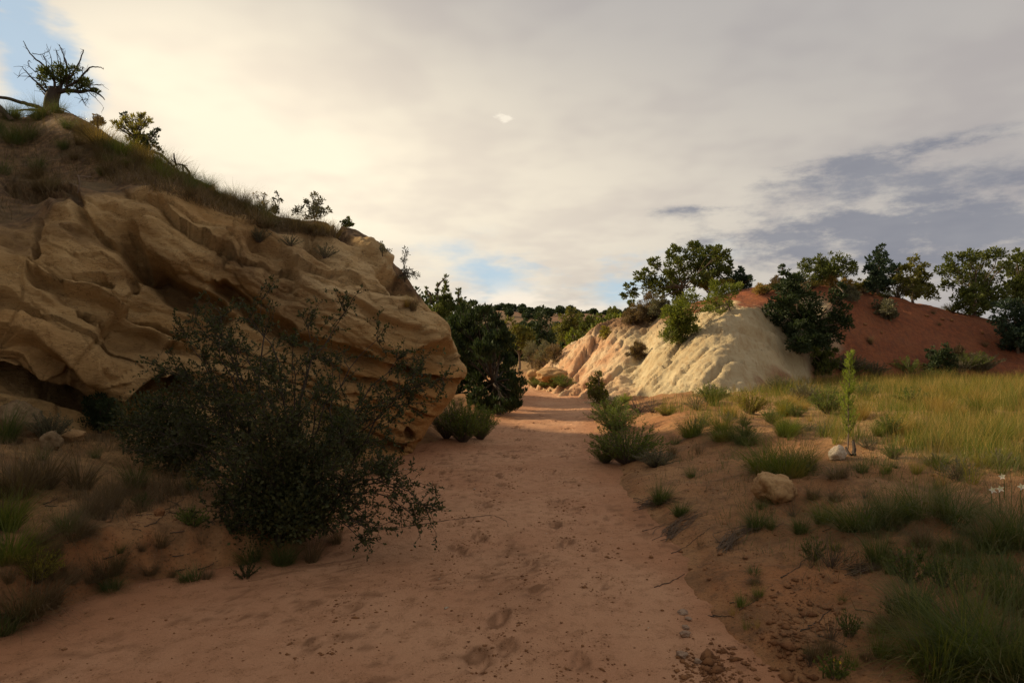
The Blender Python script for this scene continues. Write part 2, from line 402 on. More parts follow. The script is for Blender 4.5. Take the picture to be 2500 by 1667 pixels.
def build_ground():
    nr, nc = 420, 370
    t = np.linspace(0, 1, nr)
    yy = -5 + 7 * t + 52 * t ** 2.2 + 1450 * t ** 9
    u = np.linspace(-1, 1, nc); u = 0.55 * u + 0.45 * u ** 3
    X = (7 + 0.98 * np.maximum(yy, 0) + 0.0 * yy)[:, None] * u[None, :] * 1.05
    Y = np.repeat(yy[:, None], nc, 1)
    x, y = X.ravel(), Y.ravel()
    z = ground_base(x, y)
    p = np.stack([x, y, 0 * x], -1)
    xl, xr = wash_edges(y)
    dl, dr = xl - x, x - xr
    slope = np.abs(np.gradient(z.reshape(nr, nc), axis=1) / np.gradient(X, axis=1)).ravel()
    red = np.clip(sstep(slope, 0.3, 1.0) * 0.7 + 0.30 * sstep(dr, -0.1, 0.2) * (1 - sstep(dr, 1.6, 3.5)) + 0.35 * sstep(fbm(p * 0.7 + 3, 4), 0.0, 0.45), 0, 1)
    straw = sstep(dr + 0.8 * fbm(p * 0.8, 3), 2.2, 4.5) * sstep(y, 4.5, 7.5)
    straw = np.maximum(straw, 0.55 * sstep(dl, 0.8, 2.2) * (y < 9))
    me = mesh_np('ground', np.stack([x, y, z], -1), grid_faces(nr, nc), True, {'red': red, 'straw': straw})
    o = obj('ground', me, M['ground']); tag(o, 'reddish brown desert soil spreading on both sides of the wash', 'ground', kind='structure')
    return o
ground = build_ground()

def prints():
    pts = [(1220,1498,1.1),(1165,1600,1.2),(1124,1334,1.1),(1174,1302,1.1),(1133,1265,1.1),(1357,1274,1),(1384,1316,1.1),(1298,1366,.9),(1307,1428,.9),
           (1225,1178,1),(1220,1155,.9),(1252,1110,1),(1288,1085,.9),(1380,1112,1),(1371,1217,.8),(1396,1172,.9),(1192,1199,1),(1074,1400,.8),(1407,1242,.8),
           (1238,1565,.8),(1288,1048,1),(1387,1046,1),(1192,1229,.9),(1265,1068,1),(1395,1085,1),(1310,1030,1),(1360,1025,1),(1330,1012,1),(1300,1000,1),(1260,1040,1),
           (1060,1180,.7),(1080,1150,.7),(860,1470,.7),(760,1560,.6),(1420,1600,.7),(1450,1330,.6),(1010,1250,.6),(1480,1420,.5),(1345,1150,.9),(1265,1140,.9)]
    return [(P(a, b, EYE * FPX / (b - CY))[:2], s * 0.9) for a, b, s in pts]
PRINTS = prints()

def wash_z(x, y):
    p = np.stack([x, y, 0 * x], -1)
    xl, xr = wash_edges(y)
    c = np.clip(np.minimum(x - xl, xr - x), 0, 1.2)
    z = -0.035 * sstep(c, 0, 1.0) + 0.03 * fbm(p * np.array([1.1, .7, 1]), 4) + 0.010 * fbm(p * 5.5, 4) + 0.009 * ridged(p * 13 + 3, 3) + 0.005 * fbm(p * 24, 2)
    rough = sstep(y, 8, 14)
    z = z + rough * 0.022 * ridged(p * np.array([2.6, 1.9, 1]), 4) - rough * 0.012
    return z, c

def build_wash():
    nr, nc = 590, 210
    t = np.linspace(0, 1, nr)
    yy = -4 + 6.0 * t + 8 * t ** 2 + 48 * t ** 5
    xl, xr = wash_edges(yy)
    u = np.linspace(-0.17, 1.17, nc)
    X = xl[:, None] + (xr - xl)[:, None] * u[None, :]
    Y = np.repeat(yy[:, None], nc, 1)
    x, y = X.ravel(), Y.ravel()
    z, c = wash_z(x, y)
    track = np.zeros_like(x)
    r = rng_(4)
    for (cx, cy), s in PRINTS:
        m = (np.abs(x - cx) < 0.5) & (np.abs(y - cy) < 0.6)
        if not m.any(): continue
        xx, yy_ = x[m] - cx, y[m] - cy
        a = r.normal(0, 0.35); ca, sa_ = math.cos(a), math.sin(a)
        q1, q2 = ca * xx + sa_ * yy_, -sa_ * xx + ca * yy_
        wob = 0.25 * fbm(np.stack([x[m], y[m], 0 * xx], -1) * 9, 3)
        d = np.sqrt((q1 / (0.058 * s)) ** 2 + (q2 / (0.14 * s)) ** 2) + wob
        z[m] += -0.024 * s * (1 - sstep(d, 0.75, 1.05)) + 0.017 * s * np.exp(-((d - 1.28) / 0.20) ** 2) * np.clip(0.4 + wob * 4, 0.1, 1.6)
        nz = fbm(np.stack([x[m], y[m], 0 * xx], -1) * 26, 3); track[m] = np.maximum(track[m], (1 - sstep(d, 0.9, 1.7)) * np.clip(0.45 + 2.2 * nz, 0, 1.0) + 0.8 * np.exp(-((d - 1.0) / 0.16) ** 2) * (q2 > -0.03))  # dark disturbed sand, with the print's shade painted in as a crescent
    p = np.stack([x, y, 0 * x], -1)
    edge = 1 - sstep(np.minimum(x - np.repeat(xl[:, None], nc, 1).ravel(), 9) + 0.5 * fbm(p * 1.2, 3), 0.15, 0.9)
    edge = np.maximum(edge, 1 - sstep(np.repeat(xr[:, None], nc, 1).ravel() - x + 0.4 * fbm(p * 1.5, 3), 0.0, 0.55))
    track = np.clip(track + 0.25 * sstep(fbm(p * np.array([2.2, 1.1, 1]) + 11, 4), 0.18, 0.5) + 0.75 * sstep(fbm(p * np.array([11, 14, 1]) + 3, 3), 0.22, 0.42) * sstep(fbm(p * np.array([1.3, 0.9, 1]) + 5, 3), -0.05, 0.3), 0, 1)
    side = np.maximum(-0.09 - u, u - 1.09); z = z - np.repeat((0.5 * np.clip(side, 0, 1))[None, :], nr, 0).ravel()
    me = mesh_np('wash', np.stack([x, y, z], -1), grid_faces(nr, nc), True, {'track': track, 'edge': edge})
    return tag(obj('dry_wash_path', me, M['sand']), 'sandy dry wash bed dotted with footprints', 'path', kind='structure')
wash = build_wash()

def cells(p, seed=0):
    """blocky cellular relief: per-cell tilted planes, and the distance to the joint between cells"""
    f = np.floor(p).astype(np.int64); n = len(p)
    d1 = np.full(n, 1e9); d2 = np.full(n, 1e9); best = np.zeros((n, 3), np.int64); off = np.zeros((n, 3))
    for i in (-1, 0, 1):
        for j in (-1, 0, 1):
            for k in (-1, 0, 1):
                c = f + np.array([i, j, k]); a_, b_, c_ = c[:, 0], c[:, 1], c[:, 2]
                q = c + np.stack([_h(a_ + seed, b_, c_), _h(a_, b_ + 57 + seed, c_), _h(a_, b_, c_ + 131 + seed)], -1)
                v = p - q; d = (v ** 2).sum(1); m = d < d1
                d2 = np.where(m, d1, np.minimum(d2, d)); d1 = np.where(m, d, d1)
                best[m] = c[m]; off[m] = v[m]
    a_, b_, c_ = best[:, 0] + 991, best[:, 1], best[:, 2]
    g = np.stack([_h(a_, b_ + 7, c_), _h(a_, b_, c_ + 11), _h(a_ + 13, b_, c_)], -1) - 0.5
    return _h(a_, b_, c_) - 0.5 + (g * off).sum(1) * 1.5, np.sqrt(d2) - np.sqrt(d1)

# --- the sandstone outcrop: lofted from vertical sections, then carved
SECT = [
 [(-900,1200,5.2),(-900,950,5.2),(-900,800,5.4),(-900,650,5.8),(-900,400,6.3),(-900,100,7.5),(-900,-250,9.5),(-900,-400,12.5)],  # this and the next lie out of view; heights set by their shadow
 [(-400,1150,6.3),(-400,960,6.3),(-400,800,6.4),(-400,650,6.9),(-400,500,7.6),(-400,350,8.8),(-400,200,11),(-400,90,14.5)],
 [(0,1080,7.4),(0,960,7.6),(0,860,7.5),(0,740,7.9),(0,620,8.4),(0,540,9.2),(0,410,11.3),(0,280,14.5)],
 [(180,1090,7.9),(180,985,8.2),(180,880,7.9),(180,760,8.2),(180,640,8.6),(190,540,9.2),(190,430,11.0),(150,276,14.5)],
 [(330,1100,8.3),(330,1000,8.5),(330,880,8.4),(330,750,8.6),(330,620,8.8),(330,500,9.5),(320,430,10.8),(290,350,13.5)],
 [(480,1110,8.7),(480,1000,8.9),(480,880,8.8),(480,740,9.0),(480,600,9.1),(470,490,9.9),(465,465,10.6),(455,436,12.3)],
 [(640,1120,9.2),(640,1010,9.3),(640,880,9.2),(640,760,9.3),(640,660,9.4),(630,575,10.0),(620,545,10.6),(610,522,11.6)],
 [(800,1130,9.7),(800,1010,9.7),(800,890,9.6),(800,780,9.6),(800,680,9.8),(800,600,10.3),(790,570,10.8),(775,552,11.4)],
 [(900,1140,10.1),(905,1030,10.1),(930,910,9.9),(930,800,9.9),(920,710,10.2),(910,640,10.7),(890,605,11.1),(870,582,11.5)],
 [(960,1140,10.4),(980,1040,10.4),(1030,920,10.2),(1030,840,10.2),(1005,760,10.5),(980,705,10.9),(960,670,11.2),(945,640,11.5)],
 [(985,1140,10.6),(1045,1040,10.8),(1126,925,10.9),(1106,850,11.0),(1072,785,11.2),(1040,740,11.4),(1015,712,11.6),(990,680,11.8)],
 [(960,1110,12.2),(1030,1010,12.4),(1080,925,12.6),(1065,850,12.8),(1035,795,12.9),(1012,755,12.9),(992,730,12.9),(965,690,12.6)],
 [(850,1070,15),(900,980,15),(930,920,15),(920,860,15),(900,800,14.8),(880,740,14.4),(860,690,14.0),(840,640,13.4)],
 [(650,1050,19),(670,960,19),(680,900,18.8),(670,840,18.4),(650,760,17.8),(620,700,17),(580,640,16),(540,570,15)],
 [(300,1010,25),(300,930,24.8),(300,870,24.5),(290,800,24),(260,700,23),(220,600,21.5),(170,500,20),(110,410,18.5)],
 [(-500,1010,26),(-500,930,26),(-500,870,25.5),(-500,780,25),(-500,650,23.5),(-500,520,21.5),(-500,380,19.5),(-500,260,18)]]
FLANK = [[(-6.2,-16,-.4),(-6.4,-16,1.2),(-6.8,-16,2.4),(-7.4,-16,3.6),(-8.2,-16,5),(-9.4,-16,6.4),(-12,-16,8.3),(-15,-16,9.8),(-19,-16,10)],
         [(-6.2,-6,-.4),(-6.3,-6,1.2),(-6.6,-6,2.4),(-7.2,-6,3.6),(-8.0,-6,5),(-9.2,-6,6.4),(-12,-5,8.3),(-15,-4,9.8),(-19,-3,10)],
         [(-6.3,1,-.4),(-6.4,1,1.0),(-6.7,1,2.2),(-7.2,1.2,3.5),(-7.9,1.5,5),(-8.9,2,6.3),(-11.5,3,8.2),(-14.5,5,9.8),(-19,8,10)]]      # slope continued out of view past the viewer, raised to shade the foreground
SPINE = [(-19,14,10.5),(-15.5,17,9.0),(-12.5,17,6.5),(-11,16.5,6.3),(-9,15.5,5.4),(-6.9,14,4.6),(-5.2,13.3,3.8),(-3.8,12.8,3.5),(-2.9,12.4,3.2),(-2.4,12.3,2.9),
         (-2.0,12.3,2.6),(-2.1,12.4,2.65),(-3.5,13,3.3),(-6.5,14.6,4.5),(-11.5,17.2,6.3),(-15.5,18,8.1)]
def catmull(ctrl, t):
    """ctrl (K,...) sampled at float parameters t in [0,K-1]"""
    K = len(ctrl); i = np.clip(np.floor(t).astype(int), 0, K - 2); f = (t - i).reshape((-1,) + (1,) * (ctrl.ndim - 1))
    g = lambda k: ctrl[np.clip(k, 0, K - 1)]
    p0, p1, p2, p3 = g(i - 1), g(i), g(i + 1), g(i + 2)
    return 0.5 * ((2 * p1) + (p2 - p0) * f + (2 * p0 - 5 * p1 + 4 * p2 - p3) * f ** 2 + (3 * p1 - p0 - 3 * p2 + p3) * f ** 3)

def seg_dist(px, py, line):
    """distance to a polyline, and signed offset (+ above the line in the face)"""
    best = np.full(px.shape, 1e9); sgn = np.zeros(px.shape); par = np.zeros(px.shape)
    L = np.array(line, float); n = len(L) - 1
    for k in range(n):
        a, b = L[k], L[k + 1]; d = b - a; l2 = (d ** 2).sum()
        t = np.clip(((px - a[0]) * d[0] + (py - a[1]) * d[1]) / l2, 0, 1)
        qx, qy = px - (a[0] + t * d[0]), py - (a[1] + t * d[1])
        dist = np.hypot(qx, qy); m = dist < best
        best = np.where(m, dist, best); par = np.where(m, (k + t) / n, par)
        cr = d[0] * qy - d[1] * qx
        sgn = np.where(m, np.where(cr < 0, 1.0, -1.0), sgn)
    return best, sgn, par
def z2(pts): return [(0.5102 * a, 420 + 0.5102 * b) for a, b in pts]      # from an enlarged detail of the face
# recesses: line, reach above, reach below (px), depth m
CAVES = [
 (z2([(640,380),(700,450),(780,500),(860,560),(950,600),(1050,640)]), 20, 46, 0.55),
 (z2([(625,330),(640,390)]), 26, 30, 0.30),
 (z2([(1070,545),(1130,580),(1190,625),(1230,680)]), 14, 34, 0.42),
 (z2([(1250,690),(1330,730),(1400,760)]), 18, 40, 0.25),
 (z2([(215,545),(330,625),(470,668),(560,705),(700,725),(800,760),(900,800)]), 9, 34, 0.22),
 (z2([(560,770),(640,800),(720,830)]), 34, 66, 0.30),
 (z2([(395,715),(425,740)]), 16, 22, 0.38),
 (z2([(20,945),(110,965),(220,1000),(330,1050),(430,1085)]), 16, 56, 0.55),
 (z2([(640,1060),(720,1010),(800,1000),(840,1030)]), 18, 60, 0.55),
 (z2([(825,850),(880,862),(960,880)]), 12, 30, 0.28),
 (z2([(1460,800),(1560,830),(1660,850),(1760,880)]), 12, 40, 0.22),
 (z2([(1990,880),(2070,858),(2150,872)]), 14, 52, 0.36),
 (z2([(1900,940),(2000,985),(2110,990),(2240,1004)]), 8, 34, 0.34),
 (z2([(1740,1010),(1850,1030),(1960,1060)]), 8, 30, 0.14),
 (z2([(1700,1290),(1800,1300),(1950,1310),(2040,1290)]), 7, 26, 0.16),
 (z2([(1830,540),(1890,560),(1930,600)]), 24, 34, 0.30),
 (z2([(1600,300),(1700,420),(1800,520),(1860,620)]), 9, 26, 0.13),
 (z2([(200,280),(185,360),(200,450)]), 12, 16, 0.16),
 (z2([(420,240),(470,320),(520,380),(600,400)]), 10, 28, 0.18),
 (z2([(400,345),(470,360)]), 9, 26, 0.13),
 (z2([(480,540),(530,550)]), 6, 16, 0.12),
 (z2([(640,520),(660,570)]), 10, 14, 0.14),
 (z2([(1180,410),(1280,450),(1370,540)]), 30, 52, 0.20),
 (z2([(1500,350),(1520,400)]), 16, 22, 0.20),
 (z2([(1640,640),(1760,700),(1850,760),(1960,800)]), 8, 32, 0.12),
 (z2([(0,620),(80,650),(170,720)]), 8, 30, 0.16),
 (z2([(20,840),(150,850),(280,900),(380,960)]), 8, 40, 0.20),
 (z2([(1930,1240),(1950,1270)]), 12, 14, 0.14),
 (z2([(60,60),(200,120),(330,170)]), 8, 26, 0.16), (z2([(250,80),(360,150),(420,190)]), 7, 22, 0.13),
 (z2([(-300,700),(-150,760),(0,800)]), 8, 40, 0.25), (z2([(-500,500),(-300,560),(-100,640)]), 12, 60, 0.4)]
BULGES = [(z2([(760,300),(900,430),(1010,560)]), 62, 0.26), (z2([(1100,320),(1250,380),(1370,480)]), 46, 0.20), (z2([(1480,330)]*2), 26, 0.20),
          (z2([(330,300),(260,400),(330,520),(520,600)]), 60, 0.22), (z2([(1600,650),(1800,760),(2000,800)]), 60, 0.20), (z2([(2080,800),(2180,930)]), 42, 0.12),
          (z2([(420,880),(520,980),(600,1030)]), 45, 0.20), (z2([(740,880),(770,1000)]), 30, 0.2), (z2([(100,820),(240,800)]), 50, 0.16), (z2([(300,160),(420,180)]), 40, 0.15),
          (z2([(1700,420),(1830,640)]), 40, 0.10), (z2([(640,200),(760,160),(900,180)]), 46, 0.16), (z2([(950,700),(760,690)]), 30, 0.10)]
DARK_MARKS = [(z2([(1130,440),(1260,450),(1350,520)]), 70), (z2([(1380,640),(1420,690)]), 48), (z2([(1490,380),(1510,420)]), 34), (z2([(600,800),(720,850)]), 50), (z2([(650,430),(900,590)]), 40),
          (z2([(1940,1240),(1950,1275)]), 22), (z2([(100,980),(380,1070)]), 40), (z2([(40,280),(120,350)]), 50), (z2([(330,330),(430,390)]), 30)]  # brown varnish on one hollow; the rest darken mainly recesses
def build_outcrop():
    ctrl = np.zeros((len(SECT), 9, 3))
    for i, c in enumerate(SECT):
        for j, q in enumerate(c): ctrl[i, j] = P(*q)
        ctrl[i, 8] = SPINE[i]
    ctrl = np.concatenate([np.array(FLANK, float), ctrl]); F = len(FLANK)
    counts = [10, 14, 16, 14, 44, 58, 58, 56, 58, 58, 56, 46, 46, 40, 20, 14, 10, 10]
    s = np.concatenate([k + np.arange(n) / n for k, n in enumerate(counts)] + [np.array([len(ctrl) - 1.0])])
    rows = [40, 50, 54, 52, 46, 38, 36, 12]
    t = np.concatenate([k + np.arange(n) / n for k, n in enumerate(rows)] + [np.array([8.0])])
    A = catmull(ctrl, s)                                  # (S,9,3)
    V = catmull(np.transpose(A, (1, 0, 2)), t)            # (T,S,3)
    T, S = V.shape[:2]
    def normals(V):
        du, dv = np.gradient(V, axis=1), np.gradient(V, axis=0)
        n = np.cross(du, dv); n /= np.maximum(np.linalg.norm(n, axis=-1, keepdims=True), 1e-9); return n
    N = normals(V)
    f = lambda a: a.reshape(-1, 3)
    v, n = f(V).copy(), f(N)
    S_idx = np.repeat(s[None, :], T, 0).ravel() - F; T_idx = np.repeat(t[:, None], S, 1).ravel()
    front = (1 - sstep(S_idx, 10.0, 10.6)) * sstep(S_idx, 0.3, 1.0)
    px, py = pix(v)
    # wander the strokes so that their edges are ragged
    wx = 16 * fbm(v * 1.7 + 40, 4); wy = 13 * fbm(v * 1.7 + 80, 4)
    qx, qy = px + wx, py + wy
    rock = 1 - sstep(T_idx + 0.5 * fbm(v * 1.4 + 3, 3) + 0.55 * (1 - sstep(S_idx, 2.2, 4.2)), 5.15, 5.75)
    d = np.zeros(len(v))
    # bedding dips gently to the wash; long soft undulations plus thin ledges
    b = np.stack([v[:, 0] * 0.75 + v[:, 2] * 0.5, v[:, 1] * 0.6, v[:, 2] * 1.9 + v[:, 0] * 0.75], -1)
    d += 0.17 * fbm(v * 0.8 + 12, 3) * (1 - 0.65 * sstep(T_idx, 5.8, 6.8)) + rock * (0.13 * fbm(b * 1.15, 4) + 0.055 * (ridged(b * 1.9 + 7, 4) - 0.6))
    # saw-toothed bedding: soft faces that end in crisp under-cut lips
    bz = v[:, 2] + 0.52 * v[:, 0] - 0.12 * v[:, 1] + 0.34 * fbm(v * 0.9 + 60, 3)
    for per, amp, sd in ((0.62, 0.05, 3.0), (0.27, 0.02, 17.0)):
        q = bz / per + sd; q = q - np.floor(q)
        saw = np.where(q < 0.12, q / 0.12, 1 - (q - 0.12) / 0.88)
        d += rock * amp * (saw - 0.5) * sstep(fbm(b * 0.55 + sd, 3), -0.12, 0.35)
    # joints that cross the bedding
    jx = v[:, 0] * 0.9 - v[:, 2] * 0.55 + 0.5 * v[:, 1] + 0.30 * fbm(v * 1.3 + 33, 3)
    q = jx / 0.93; q = np.abs(q - np.floor(q) - 0.5)
    d -= rock * 0.05 * (1 - sstep(q, 0.0, 0.05)) * sstep(fbm(v * 0.6 + 71, 3), 0.0, 0.3)
    # creased faces: sharp valleys where smooth lobes meet
    for fr, am in ((0.85, 0.24), (1.9, 0.08), (4.3, 0.030), (9.0, 0.016)):
        d += rock * am * (np.minimum(np.abs(vnoise(b * fr + 13 * fr + 0.35 * fbm(v * fr * 1.3, 2)[:, None])), 0.45) - 0.2)
    wv = 0.22 * np.stack([fbm(v * 1.6 + 5, 3), fbm(v * 1.6 + 25, 3), fbm(v * 1.6 + 45, 3)], -1)
    for fr, am, sd in ((0.70, 0.24, 0), (1.9, 0.050, 40), (5.5, 0.018, 80)):      # fractured blocks
        hgt, jn = cells((b + wv) * fr * np.array([0.75, 1.0, 0.9]) + sd, sd)
        d += rock * (am * hgt - am * 0.35 * (1 - sstep(jn, 0.0, 0.10)))
    d += 0.024 * fbm(v * 6, 5, 0.6) + rock * 0.016 * fbm(b * 6.5, 3)
    edge_fade = 1 - 0.15 * sstep(S_idx, 9.3, 10.0)
    for line, r, amt in BULGES:
        dist, _, _ = seg_dist(qx, qy, line); d += front * amt * np.exp(-(dist / r) ** 2)
    cut = np.zeros(len(v))
    for line, up, dn, dep in CAVES:
        dist, sg, par = seg_dist(qx, qy, line)
        r = np.where(sg > 0, up, dn)
        k = np.clip(1 - dist / (r * 1.15), 0, 1)
        k = np.where(sg > 0, sstep(k, 0, 0.45), sstep(k, 0.0, 1.0))
        dep = dep * 1.45; cut = np.maximum(cut, dep * k) + 0.25 * np.minimum(cut, dep * k)
    d -= cut * front * edge_fade
    d += (1 - rock) * (0.06 * fbm(v * 2.3, 4) + 0.03 * ridged(v * 6, 3))
    d = np.where(d > 0, d * (1 - 0.8 * sstep(S_idx, 9.2, 9.9) * (1 - sstep(S_idx, 11.0, 11.6))), d)
    v = v + n * d[:, None]
    soil = np.clip(1 - rock + 0.0, 0, 1)
    soil = np.maximum(soil, sstep(fbm(v * 1.1 + 31, 4) + 0.25 * (T_idx - 5.0), 0.25, 0.5) * sstep(T_idx, 4.6, 5.4))
    # a soil skirt at the foot of the face
    dark_mark = np.zeros(len(v)); 
    for line, r in DARK_MARKS:
        dist, _, _ = seg_dist(qx, qy, line); dark_mark = np.maximum(dark_mark, np.exp(-(dist / r) ** 2))
    dark_mark = np.clip(dark_mark * front * (0.75 + 0.9 * fbm(b * 2.2 + 5, 3)), 0, 1)
    orange = np.clip(sstep(S_idx, 6.5, 9.5) * (1 - sstep(T_idx, 1.7, 3.0)) + 0.35 * sstep(fbm(b * 0.9 + 21, 3), 0.1, 0.5) * rock, 0, 1) * front
    pale = sstep(px, 560, 800) * (1 - sstep(px, 960, 1080)) * sstep(T_idx, 2.6, 3.4) * rock * (0.6 + 0.6 * fbm(v * 1.2, 3))
    me = mesh_np('outcrop', v, grid_faces(T, S), True, {'soil': soil, 'dark_mark': dark_mark, 'orange': orange, 'pale': np.clip(pale, 0, 1)})
    return tag(obj('sandstone_outcrop', me, M['rock']), 'tan sandstone outcrop hollowed by weathering, soil slope on its top', 'rock outcrop', kind='structure')
outcrop = build_outcrop()

# --- hill across the wash
HILLP = [(2.0,27,0),(2.4,24,0),(3.0,21.5,0.0),(4.2,18.9,0.1),(5.5,18.2,0.25),(6.8,18.8,0.3),(8,21.0,0.45),(9.8,23.2,.5),(12,24.6,.5),(16,25.6,.5),(21,26,.5),(28,25,.4),
 (2.8,31,2.1),(3.78,30,2.8),(5.0,29,3.15),(6.7,28.5,3.5),(8.4,28,3.7),(10.4,27.5,4.0),(13,28.5,4.5),(14.8,29,4.25),(17.2,29.5,3.9),(19.3,30,3.5),(21,30,3.15),(22.5,30,2.8),(27,31,2.4),
 (3,36,1),(8,36,3),(13,38,3.4),(20,38,2.5),(28,38,1.5),(3,45,0),(12,48,1.5),(25,48,.8),(34,40,1),(34,28,.6),
 (5.7,18.9,.7),(6.1,20,1.55),(7.3,22,2.55),(8.5,24.2,3.35),
 (5.2,22,1.45),(6.3,24.5,2.6),(4.3,24.5,1.25),(3.6,27,1.35),(5,27,2.6),(4.9,20.4,.85),
 (7.6,20.8,1.0),(8.9,22.8,1.55),(10.2,24.8,2.5),(12,26,1.7),(13,27.3,3.2),(16,27,1.8),(16.5,28.4,3.1),(20,27.6,1.4),(11,25.4,2.1),
 (0.5,22,-1),(0.5,30,-.6),(2,18,-1),(6,16.2,-.6),(14,20,-.3),(25,20,-.3),(0.5,40,-.5)]
def rbf(pts):
    p = np.array(pts, float); n = len(p)
    def ph(r): return r ** 2 * np.log(np.maximum(r, 1e-6))
    D = np.linalg.norm(p[:, None, :2] - p[None, :, :2], axis=-1)
    A = np.zeros((n + 3, n + 3)); A[:n, :n] = ph(D) + 0.3 * np.eye(n); A[:n, n] = 1; A[:n, n + 1:] = p[:, :2]; A[n:, :n] = A[:n, n:].T
    w = np.linalg.solve(A, np.concatenate([p[:, 2], np.zeros(3)]))
    def ev(x, y):
        r = w[n] + w[n + 1] * x + w[n + 2] * y
        for k in range(n): r = r + w[k] * ph(np.hypot(x - p[k, 0], y - p[k, 1]))
        return r
    return ev
def build_hill():
    ev = rbf(HILLP)
    nr, nc = 280, 320
    t = np.linspace(0, 1, nr); yy = 16.4 + 17 * t + 16 * t ** 4
    u = np.linspace(0, 1, nc); xx = 0.8 + 15 * u + 16 * u ** 3
    X, Y = np.meshgrid(xx, yy); x, y = X.ravel(), Y.ravel()
    z = ev(x, y); z = z - 0.11 * np.maximum(z - 0.6, 0)
    p = np.stack([x, y, z], -1)
    ridge_x = np.interp(y, [18, 20, 22, 24.2, 27, 30], [5.6, 6.1, 7.3, 8.5, 10.0, 11.2])
    side = x - ridge_x
    red = sstep(side + 1.1 * fbm(p * 1.1, 5) - 0.12 * (y - 18), 0.9, 2.1)
    top = sstep(z + 0.75 * fbm(p * 0.9 + 4, 4) - 0.05 * (x - 8), 3.15, 3.5)
    red = np.maximum(red, top)
    pink = 1 - sstep(x + 0.45 * (26 - y) * 0.35 + 0.8 * fbm(p * 0.7, 3), 3.4, 4.9)
    cream = (1 - red)
    # downslope rills on the cream face (the slope falls towards -x -y)
    al = np.stack([(x * 0.62 - y * 0.78) * 2.4, (x * 0.78 + y * 0.62) * 0.55, z * 0.5], -1)
    z = z + cream * (0.24 * (ridged(al * 0.75, 4) - 0.62) + 0.13 * fbm(al * 2.2 + 3, 4) + 0.09 * (ridged(al * 2.4, 3) - 0.6) + 0.06 * fbm(p * 5, 4)) + cream * pink * 0.14 * fbm(al * 1.3 + 9, 3)
    wv = 0.3 * fbm(p * 1.4, 3)[:, None]
    for fr, am, sd in ((0.7, 0.30, 3), (1.5, 0.10, 43), (4.6, 0.025, 83)):
        hgt, jn = cells((al * np.array([.75, .65, .6]) + wv) * fr + sd, sd); z = z + cream * (0.45 + 0.55 * pink) * (am * hgt - am * 0.3 * (1 - sstep(jn, 0, .12)))
    gul = np.exp(-(((x - np.interp(y, [19, 22, 26, 30], [3.0, 3.9, 5.0, 6.0])) / 0.42) ** 2)); z = z - 0.34 * gul * cream
    z = z + red * (0.13 * fbm(p * 1.1, 4) + 0.10 * (ridged(p * np.array([1.6, .5, .5]), 3) - 0.6) + 0.05 * fbm(p * 5, 3))
    soil = np.clip(sstep(z, 2.1, 2.9) * (1 - sstep(x, 5.2, 6.6)) * sstep(y, 25, 27.5), 0, 1)
    me = mesh_np('hill', np.stack([x, y, z], -1), grid_faces(nr, nc), True, {'red': red, 'pink': pink, 'soil': soil})
    return tag(obj('hill', me, M['hill']), 'eroded hill with a bare cream spur and red earth slope', 'hill', kind='structure')
hill = build_hill()

def build_mesa():
    nr, nc = 90, 160
    yy = np.linspace(150, 420, nr); xx = np.linspace(-160, 200, nc)
    X, Y = np.meshgrid(xx, yy); x, y = X.ravel(), Y.ravel()
    p = np.stack([x, y, 0 * x], -1)
    crest = np.interp(x, [-160, -60, -18, -5, 10, 25, 45, 80, 200], [15, 14.5, 16.5, 18.6, 18.0, 17.0, 15.8, 14.5, 13])
    z = crest * sstep(y + 14 * fbm(p * 0.03, 3), 165, 262) + 1.2 * fbm(p * 0.05, 4) + 0.5 * fbm(p * 0.2, 3) - 1.0
    me = mesh_np('mesa', np.stack([x, y, z], -1), grid_faces(nr, nc), True)
    return tag(obj('distant_mesa_hills', me, M['mesa']), 'low distant mesa dotted with junipers on the skyline', 'hills', kind='structure')
mesa = build_mesa()

SURF = []
for o in (ground, wash, outcrop, hill, mesa):
    me = o.data; nv, npoly = len(me.vertices), len(me.polygons)
    co = np.zeros(nv * 3, np.float32); me.vertices.foreach_get('co', co)
    li = np.zeros(npoly * 4, np.int32); me.loops.foreach_get('vertex_index', li)
    SURF.append(BVHTree.FromPolygons(co.reshape(-1, 3).tolist(), li.reshape(-1, 4).tolist()))
def hit(px, py, which=(0, 1, 2, 3, 4)):
    """where the sight line of a photo pixel meets the land"""
    d = Vector(((px - CX) / FPX, 1.0, (CY - py) / FPX)).normalized(); best = None
    for k in which:
        r = SURF[k].ray_cast(Vector((0, 0, EYE)), d)
        if r[0] is not None and (best is None or r[3] < best[1]): best = (r[0], r[3])
    return best[0] if best else None
def drop(x, y, which=(0, 1, 2, 3, 4)):
    best = None
    for k in which:
        r = SURF[k].ray_cast(Vector((x, y, 60)), Vector((0, 0, -1)))
        if r[0] is not None and (best is None or r[0].z > best): best = r[0].z
    return 0.0 if best is None else best

# ------------------------------------------------------------------ plant builders
def unit(v): return v / np.maximum(np.linalg.norm(v, axis=-1, keepdims=True), 1e-9)

def cards(pos, dirn, length, width, r, fold=0.0):
    """one diamond leaf per row: base at pos, pointing along dirn"""
    n = len(pos); dirn = unit(dirn)
    side = unit(np.cross(dirn, unit(r.normal(size=(n, 3)))))
    L, W = np.broadcast_to(length, n)[:, None], np.broadcast_to(width, n)[:, None]
    mid = pos + dirn * L * 0.5 + r.normal(size=(n, 3)) * 0.04 * L
    v = np.stack([pos, mid + side * W * 0.5, pos + dirn * L, mid - side * W * 0.5], 1)
    return v.reshape(-1, 3), np.arange(n * 4).reshape(n, 4)

